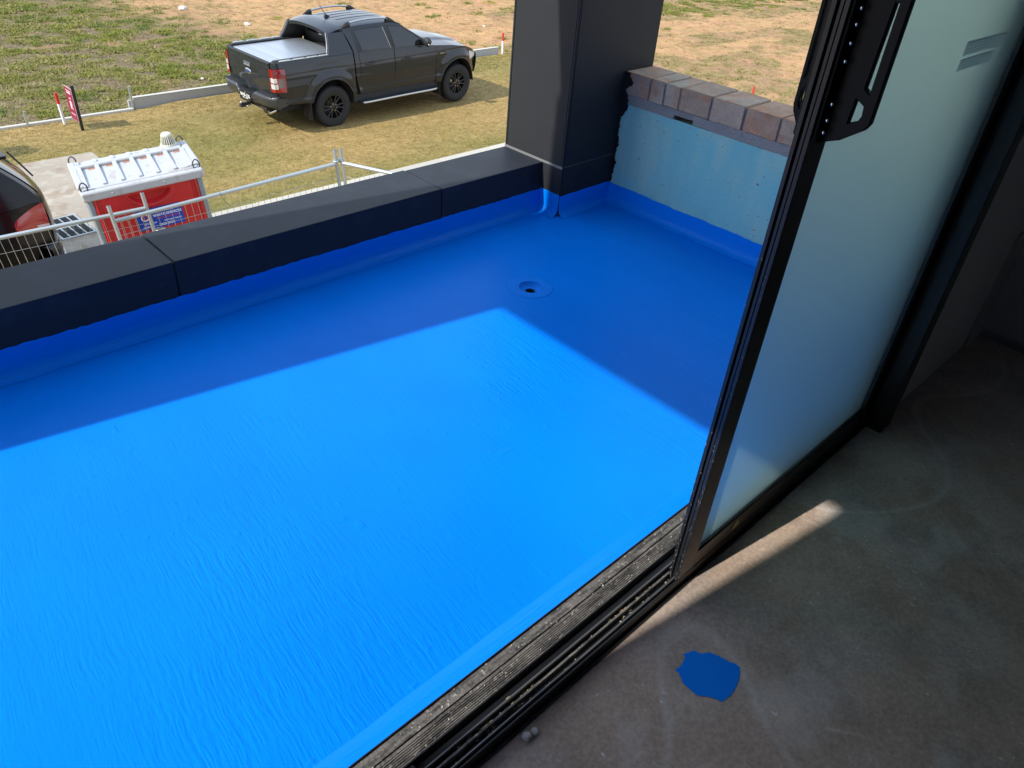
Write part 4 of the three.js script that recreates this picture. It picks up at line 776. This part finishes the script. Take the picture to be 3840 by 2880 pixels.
  // cab back with rear window
  part('cab_back', grid(4, 14, (u, v) => { const q = v * 2 - 1; return [mix(0.55, 0.47, u), mix(1.15, ROOFY + 0.04, u), q * mix(0.84, 0.66, u)]; }), plasticBlack, t);
  part('rear_window', grid(4, 8, (u, v) => { const q = v * 2 - 1; return [mix(0.53, 0.475, u), mix(1.32, 1.60, u), q * mix(0.66, 0.58, u)]; }), tinted, t);
  part('brake_light_reflector', box(0.462, 0.472, 1.42, 1.435, -0.16, -0.06), mat(0.7, 0.7, 0.7, 0.3), t);
  // sports bar: two broad sail panels and a header hoop
  const sportsZ = y => mix(0.872, 0.675, clamp((y - 1.28) / (ROOFY - 1.28)));
  const hoop = part('sports_bar', grid(16, 40, (u, v) => {     // header surface sweeping back from the roof
    const q = v * 2 - 1, x = mix(0.44, 0.10, u); return [x, roofY(0.45, q) + 0.006 - 0.075 * Math.pow(u, 1.6), q * (0.682 + 0.012 * u)];
  }), paint, t);
  for (const s of [1, -1]) {
    const out = (u, v) => { const y = mix(1.275, ROOFY - 0.035, v), xa = mix(-0.03, 0.10, Math.pow(v, 0.7)), xb = mix(0.535, 0.445, v), x = mix(xa, xb, u); return [x, y, s * (sportsZ(y) + 0.012)]; };
    part('sail_panel', grid(14, 16, out), paint, hoop);
    part('sail_inner', grid(6, 10, (u, v) => { const p = out(u, v); p[2] -= s * 0.09; return p; }), plasticBlack, hoop);
    part('sail_edge', grid(3, 14, (u, v) => { const p = out(0, v); p[2] -= s * 0.09 * u; return p; }), paint, hoop);
    part('chrome_edge', tube([0, 0.3, 0.7, 1].map(v => { const p = out(0, v); p[2] -= s * 0.05; p[0] -= 0.006; return p; }), 0.006, 20, 6), mat(0.4, 0.4, 0.4, 0.3, { metalness: 0.7 }), hoop);
  }
  part('hoop_under', grid(6, 24, (u, v) => { const q = v * 2 - 1, x = mix(0.44, 0.105, u); return [x, roofY(0.45, q) - 0.05 - 0.075 * Math.pow(u, 1.6), q * 0.62]; }), plasticBlack, hoop);
  part('hoop_edge', grid(2, 24, (u, v) => { const q = v * 2 - 1; return [0.101, roofY(0.45, q) - 0.069 - 0.055 * u, q * mix(0.69, 0.63, u)]; }), paint, hoop);
  // aerial
  const fin = part('antenna_fin', prism([[0, 0], [0.13, 0], [0.05, 0.05], [0.02, 0.055]], 0.03, 0.004).translate(0.52, roofEdge(0.6) + 0.07, -0.015), plasticBlack, t);
  part('antenna_whip', bar([0.555, roofEdge(0.6) + 0.12, 0], [0.43, roofEdge(0.6) + 0.30, 0], 0.005, 6), plasticBlack, fin);
  // bed cover with slats
  const alu = mat(0.58, 0.60, 0.62, 0.34, { metalness: 0.85 }), cover = part('bed_cover', box(-1.10, 0.38, 1.225, 1.262, -0.70, 0.70, 0.01), mat(0.3, 0.31, 0.32, 0.4, { metalness: 0.7 }), t);
  const slatGeo = new RoundedBoxGeometry(0.0335, 0.012, 1.40, 2, 0.004), aluB = mat(0.50, 0.52, 0.55, 0.4, { metalness: 0.85 }), aluC = mat(0.66, 0.68, 0.70, 0.32, { metalness: 0.85 });
  for (let i = 0; i < 41; i++) { const m = part('slat', slatGeo, [alu, aluB, alu, aluC, alu][(i * 7 + (i >> 2)) % 5], cover); m.position.set(-1.06 + i * 0.035, 1.264, 0); }
  part('cover_nose', grid(8, 4, (u, v) => { const a = u * 1.45; return [-1.085 - 0.075 * Math.sin(a), 1.196 + 0.072 * Math.cos(a), mix(-0.715, 0.715, v)]; }), aluC, cover);
  for (const s of [1, -1]) {
    part('bed_rail', box(-1.12, 0.02, 1.27, 1.302, s > 0 ? 0.712 : -0.80, s > 0 ? 0.80 : -0.712, 0.012), plasticBlack, t);
    part('bed_cap', grid(30, 4, (u, v) => { const x = mix(-1.18, 0.53, u); return [x, yt(x) + 0.006 * Math.sin(v * Math.PI), s * mix(0.70, halfW(x, yt(x)), v)]; }), plasticBlack, t);
    for (const x of [-0.92, -0.63, -0.34, -0.08]) part('tie_down_strip', box(x - 0.11, x + 0.11, 1.288, 1.306, s > 0 ? 0.81 : -0.862, s > 0 ? 0.862 : -0.81, 0.007), mat(0.5, 0.51, 0.5, 0.4, { metalness: 0.5 }), t);
    part('tie_down_rail', box(-1.04, 0.03, 1.284, 1.296, s > 0 ? 0.806 : -0.838, s > 0 ? 0.838 : -0.806, 0.004), mat(0.5, 0.51, 0.5, 0.4, { metalness: 0.5 }), t);
  }
  // tailgate
  const gate = part('tailgate', grid(20, 40, (u, v) => { const y = mix(0.665, 1.262, u), q = v * 2 - 1; return [-1.195 - 0.022 * (1 - q * q) - 0.018 * ss(0.75, 1.0, y) * ss(1.27, 1.16, y) - 0.012 * ss(1.2, 1.262, y), y, q * 0.745]; }), paint, t);
  part('gate_cap', box(-1.225, -1.14, 1.245, 1.272, -0.748, 0.748, 0.012), plasticBlack, gate);
  part('gate_handle', box(-1.246, -1.205, 1.075, 1.15, -0.115, 0.115, 0.014), mat(0.10, 0.105, 0.11, 0.35), gate);
  part('handle_grip', box(-1.254, -1.235, 1.078, 1.108, -0.10, 0.10, 0.008), mat(0.42, 0.44, 0.46, 0.25, { metalness: 0.8 }), gate);
  const badge = part('badge', new THREE.SphereGeometry(1, 28, 16).scale(0.012, 0.05, 0.112).translate(-1.236, 0.985, 0), chrome, gate);
  part('badge_field', new THREE.SphereGeometry(1, 28, 16).scale(0.012, 0.036, 0.092).translate(-1.2385, 0.985, 0), mat(0.03, 0.06, 0.2, 0.2), badge);
  // tail lamps wrapping the corners
  const lampRed = mat(0.30, 0.006, 0.008, 0.12, { clearcoat: 1 }), lampDark = mat(0.14, 0.006, 0.010, 0.12, { clearcoat: 1 }), lampClear = mat(0.55, 0.54, 0.5, 0.12, { clearcoat: 1 });
  for (const s of [1, -1]) {
    const surf = (w, y, off) => { // w: 0 at tailgate edge, 1 at front edge on the side
      const k = clamp(w / 0.5), j = clamp((w - 0.5) / 0.5), a = [mix(-1.205, -1.195, k), mix(0.755, 0.865, k)], b = [mix(-1.195, -0.99, j), 0.872 + 0.055 * Math.sin(j * 1.57)];
      const p = w < 0.5 ? a : b, hwid = halfW(Math.max(p[0], -1.17), y); return [p[0] - off * (w < 0.55 ? 1 : 0.2), y, s * (w < 0.5 ? p[1] : Math.max(p[1] - 0.005, 0.3) > hwid + 0.006 ? hwid + 0.008 + off : Math.min(p[1], hwid + 0.006) + off)];
    };
    const patch = (name, w0, w1, y0, y1, m, off, parent) => part(name, grid(14, 10, (u, v) => surf(mix(w0, w1, u), mix(y0, y1, v), off)), m, parent);
    const lamp = patch('tail_lamp', 0, 0.98, 0.775, 1.175, lampRed, 0.012, t);
    patch('lamp_top', 0.42, 0.90, 1.045, 1.155, lampDark, 0.016, lamp);
    patch('lamp_lens', 0.10, 0.60, 0.945, 1.025, lampClear, 0.018, lamp);
    patch('lamp_lens', 0.10, 0.62, 0.835, 0.925, lampClear, 0.018, lamp);
    patch('lamp_side', 0.66, 0.90, 0.86, 1.02, mat(0.12, 0.10, 0.09, 0.15, { clearcoat: 1 }), 0.016, lamp);
    patch('lamp_edge', 0.0, 0.06, 0.785, 1.165, lampRed, 0.022, lamp);
    part('corner_skin', grid(10, 16, (u, v) => { const y = mix(0.62, 1.262, v), a = u * 1.57; return [-1.192 + 0.10 * (1 - Math.cos(a)) * 0.3 - 0.002, y, s * mix(0.752, halfW(-1.15, y) + 0.0, Math.sin(a))]; }), paint, t);
  }
  // rear bumper with steps, plate and tow bar
  const bumperMat = mat(0.045, 0.047, 0.05, 0.38, { metalness: 0.3, clearcoat: 0.3 });
  const bumper = part('rear_bumper', grid(8, 60, (u, v) => {
    const q = v * 2 - 1, a = Math.abs(q), wrap = Math.pow(a, 7) * 0.13, prof = [[-1.16, 0.70], [-1.30, 0.705], [-1.345, 0.69], [-1.352, 0.64], [-1.34, 0.56], [-1.32, 0.50], [-1.24, 0.47], [-1.15, 0.47], [-1.10, 0.48]][Math.round(u * 8)];
    const dip = ss(0.36, 0.26, a), y = prof[1] - dip * (prof[1] > 0.6 ? 0.095 : 0.02); return [prof[0] + wrap * (prof[0] < -1.2 ? 1 : 0.2), y, q * (0.925 - (prof[0] < -1.3 ? 0.0 : 0.0))];
  }), bumperMat, t);
  for (const s of [1, -1]) part('bumper_end', grid(6, 8, (u, v) => { const x = mix(-1.215, -0.98, u), y = mix(mix(0.48, 0.53, u), mix(0.70, 0.64, u), v); return [x, y, s * (0.926 - 0.02 * u)]; }), bumperMat, bumper);
  for (const s of [1, -1]) { part('step_pad', box(-1.31, -1.19, 0.704, 0.712, s > 0 ? 0.36 : -0.84, s > 0 ? 0.84 : -0.36, 0.003), rubber, bumper); part('bumper_pocket', box(-1.345, -1.30, 0.55, 0.62, s > 0 ? 0.27 : -0.36, s > 0 ? 0.36 : -0.27, 0.008), wellBlack, bumper); }
  const plate = canvasMap(372, 134, (c, w, h) => { c.fillStyle = '#0b0c0e'; c.fillRect(0, 0, w, h); c.fillStyle = '#f4f4f0'; c.textAlign = 'center'; c.font = 'bold 84px sans-serif'; c.fillText('MAD-22S', w / 2, 96); c.font = 'bold 20px sans-serif'; c.fillText('QLD', w / 2, 26); c.fillRect(90, 112, 60, 12); c.fillRect(164, 112, 30, 12); c.fillRect(208, 112, 70, 12); });
  const pl = part('number_plate', new THREE.PlaneGeometry(0.372, 0.134), mat(1, 1, 1, 0.4, { map: plate }), bumper); pl.rotation.y = -Math.PI / 2; pl.position.set(-1.362, 0.56, 0);
  part('plate_backing', box(-1.3605, -1.335, 0.485, 0.635, -0.20, 0.20, 0.004), plasticBlack, bumper);
  const tow = part('tow_bar', merge([box(-1.22, -1.14, 0.36, 0.43, -0.5, 0.5, 0.01), box(-1.48, -1.16, 0.375, 0.425, -0.03, 0.03, 0.006), box(-1.5, -1.38, 0.36, 0.385, -0.05, 0.05, 0.006)]), plasticBlack, t);
  part('tow_ball', merge([new THREE.SphereGeometry(0.027, 16, 12).translate(-1.46, 0.44, 0), bar([-1.46, 0.37, 0], [-1.46, 0.43, 0], 0.013, 10)]), chrome, tow);
  part('tow_pin', bar([-1.28, 0.4, 0.03], [-1.28, 0.36, 0.12], 0.009, 8), chrome, tow);
  part('safety_loop', tube([[-1.22, 0.39, -0.10], [-1.30, 0.36, -0.12], [-1.30, 0.33, -0.06], [-1.22, 0.36, -0.05]], 0.008, 16, 6), chrome, tow);
  part('exhaust_tip', bar([-1.1, 0.38, 0.60], [-1.24, 0.36, 0.62], 0.032, 14), chrome, t);
  const rimBlack = mat(0.012, 0.012, 0.013, 0.35);
  for (const s of [1, -1]) for (const a of AX) wheel(t, a, s * 0.785, s, 0.388, 0.265, 0.235, rimBlack, 0.05);
}
// ---- black SUV: x forward to -x in the yard; local x runs rearwards
{
  const t = thing('parked_car', 'glossy black car with red tail lamp beside the portable toilet', 'car', [2.07, GROUND + 0.036, -10.42], 0.0);
  const paint = new THREE.MeshPhysicalMaterial({ color: lin(0.004, 0.004, 0.006), metalness: 0, roughness: 0.22, specularIntensity: 0.6, clearcoat: 0.1, clearcoatRoughness: 0.05, side: THREE.DoubleSide });
  const HW = 0.93, L = 4.6, axles = [-0.98, -3.72], AR = 0.39, AY = 0.36;
  const yb = x => { let y = 0.30 + 0.10 * ss(-0.5, 0, x); for (const a of axles) { const d = Math.abs(x - a); if (d < AR) y = Math.max(y, AY + Math.sqrt(AR * AR - d * d)); } return y; };
  const yt = x => x > -3.2 ? mix(1.03, 1.10, ss(-3.2, -0.2, x)) - 0.02 * ss(-0.15, 0, x) : mix(1.03, 0.80, ss(-3.2, -4.6, x));
  const hw = (x, y) => HW - 0.05 * ss(0.7, 0.3, y) - 0.035 * ss(0.8, 1.1, y) - 0.16 * Math.pow(ss(-0.75, 0.02, x), 2.2) - 0.2 * Math.pow(ss(-3.7, -4.6, x), 2);
  const gz = q => mix(0.872, 0.64, q) + 0.02 * Math.sin(q * 3.14), gx = (u, q) => mix(mix(-3.35, -2.45, q), mix(-0.02, -0.46, Math.pow(q, 1.25)), u), gy = (x, q) => mix(yt(x) - 0.004, 1.66 - 0.05 * ss(-1.0, -0.3, x), q);
  const taper = x => -0.155 * Math.pow(ss(-0.75, 0.02, x), 2.2) * 0.9;
  for (const s of [1, -1]) {
    part('body_side', grid(150, 18, (u, v) => { const x = mix(-L, -0.02, u), y = mix(yb(x), yt(x), v); return [x, y, s * hw(x, y)]; }), paint, t);
    for (const a of axles) { part('wheel_well', grid(20, 1, (u, v) => [a + Math.cos(u * Math.PI) * AR, AY - 0.05 + Math.sin(u * Math.PI) * (AR + 0.05), s * mix(0.5, HW - 0.04, v)]), wellBlack, t); }
    part('sill', box(-3.2, -1.4, 0.2, 0.32, s > 0 ? 0.78 : -0.86, s > 0 ? 0.86 : -0.78, 0.03), plasticBlack, t);
        part('cabin_side', grid(40, 12, (u, v) => { const x = gx(u, v); return [x, gy(x, v), s * (gz(v) + taper(x))]; }), paint, t);
    for (const [a, b] of [[0.06, 0.37], [0.39, 0.66], [0.69, 0.88]]) part('side_window', grid(14, 8, (u, v) => { const q = mix(0.12, 0.84, v), x = gx(mix(a, b, u) + (b > 0.8 ? 0.0 : 0), q); return [x, gy(x, q), s * (gz(q) + taper(x) + 0.005)]; }), tinted, t);
    const lampMat = mat(0.36, 0.008, 0.012, 0.1, { clearcoat: 1 });
    const lamp = part('tail_lamp', grid(18, 10, (u, v) => { const x = mix(-0.40, -0.021, u), y = mix(0.88 - 0.10 * Math.sqrt(u), 0.93 + 0.15 * Math.sqrt(u), v); return [x, y, s * (hw(x, y) + 0.008 * Math.sin(v * 3.14) + 0.002)]; }), lampMat, t);
    part('lamp_strip', grid(12, 3, (u, v) => { const x = mix(-0.16, -0.022, u), y = mix(0.83, 0.855, v) - 0.02 * u; return [x, y, s * (hw(x, y) + 0.012)]; }), mat(0.6, 0.5, 0.5, 0.1, { clearcoat: 1 }), lamp);
    part('reflector', box(-0.10, 0.05, 0.50, 0.54, s > 0 ? 0.70 : -0.72, s > 0 ? 0.72 : -0.70, 0.006), mat(0.5, 0.3, 0.1, 0.2), t);
  }
  const backEdge = q => { const x = gx(1, q); return [x, gy(x, q), gz(q) + taper(x)]; };
  const backPoint = (u, t, off = 0) => {       // u: 0 bumper top, 0.5 belt, 1 roof; t: -1 .. 1 across
    let e; if (u <= 0.5) { const y = mix(0.56, yt(-0.02), u / 0.5); e = [-0.02 + 0.02 * Math.sin(u * 6.28), y, hw(-0.02, y)]; } else e = backEdge((u - 0.5) / 0.5);
    const round = 1 - Math.pow(Math.abs(t), 3.2); return [e[0] + (0.13 - 0.03 * u) * round + off, e[1] + off * 0.6, t * e[2]]; };
  const hatch = part('tailgate', grid(28, 40, (u, v) => backPoint(u, v * 2 - 1)), paint, t);
  part('rear_window', grid(12, 20, (u, v) => backPoint(mix(0.56, 0.93, u), (v * 2 - 1) * 0.86, 0.008)), tinted, hatch);
  part('rear_wiper', tube([[0.115, 1.14, 0.02], [0.06, 1.24, -0.2], [0.0, 1.34, -0.36]], 0.012, 14, 6), plasticBlack, hatch);
  function lerp3(p, u) { for (let i = 1; i < p.length; i++) if (u <= p[i][0]) { const k = (u - p[i - 1][0]) / (p[i][0] - p[i - 1][0]); return [mix(p[i - 1][1], p[i][1], k), mix(p[i - 1][2], p[i][2], k)]; } return p[p.length - 1].slice(1); }
  part('roof', grid(26, 20, (u, v) => { const q = v * 2 - 1, x = mix(-2.5, -0.40, u) + 0.05 * (1 - q * q) * u; return [x, 1.655 - 0.06 * ss(-1.0, -0.3, x) - 0.05 * ss(-1.9, -2.5, x) + 0.06 * (1 - q * q), q * 0.645]; }), paint, t);
  part('spoiler', box(-0.52, -0.20, 1.575, 1.61, -0.58, 0.58, 0.016), paint, t);
  part('windscreen', grid(8, 10, (u, v) => { const q = v * 2 - 1; return [mix(-3.4, -2.48, u), mix(1.02, 1.60, u) + 0.05 * (1 - q * q), q * mix(0.8, 0.64, u)]; }), tinted, t);
  part('bonnet', grid(14, 14, (u, v) => { const q = v * 2 - 1, x = mix(-4.58, -3.3, u); return [x, yt(x) + 0.05 * (1 - q * q), q * hw(x, 1)]; }), paint, t);
  part('nose', box(-4.66, -4.52, 0.35, 0.8, -0.68, 0.68, 0.05), paint, t);
  part('rear_bumper', grid(8, 40, (u, v) => { const q = v * 2 - 1, a = Math.abs(q), p = [[0.0, 0.60], [0.07, 0.585], [0.10, 0.54], [0.11, 0.44], [0.09, 0.36], [0.04, 0.31], [-0.1, 0.29], [-0.2, 0.29], [-0.3, 0.29]][Math.round(u * 8)]; return [p[0] - 0.20 * Math.pow(a, 6), p[1], q * 0.885]; }), paint, t);
  part('bumper_trim', tube([[-0.10, 0.39, 0.87], [0.05, 0.38, 0.74], [0.11, 0.37, 0.3], [0.11, 0.37, -0.3], [0.05, 0.38, -0.74]], 0.018, 30, 8), mat(0.5, 0.5, 0.5, 0.3, { metalness: 0.7 }), t);
  part('underbody', box(-4.4, -0.15, 0.24, 0.7, -0.7, 0.7), wellBlack, t);
  part('interior', box(-3.2, -0.3, 0.7, 1.08, -0.75, 0.75), wellBlack, t);
  const rim = mat(0.3, 0.3, 0.31, 0.35, { metalness: 0.7 });
  for (const s of [1, -1]) for (const a of axles) wheel(t, a, s * 0.80, s, 0.35, 0.22, 0.22, rim);
}

renderer.render(scene, camera);
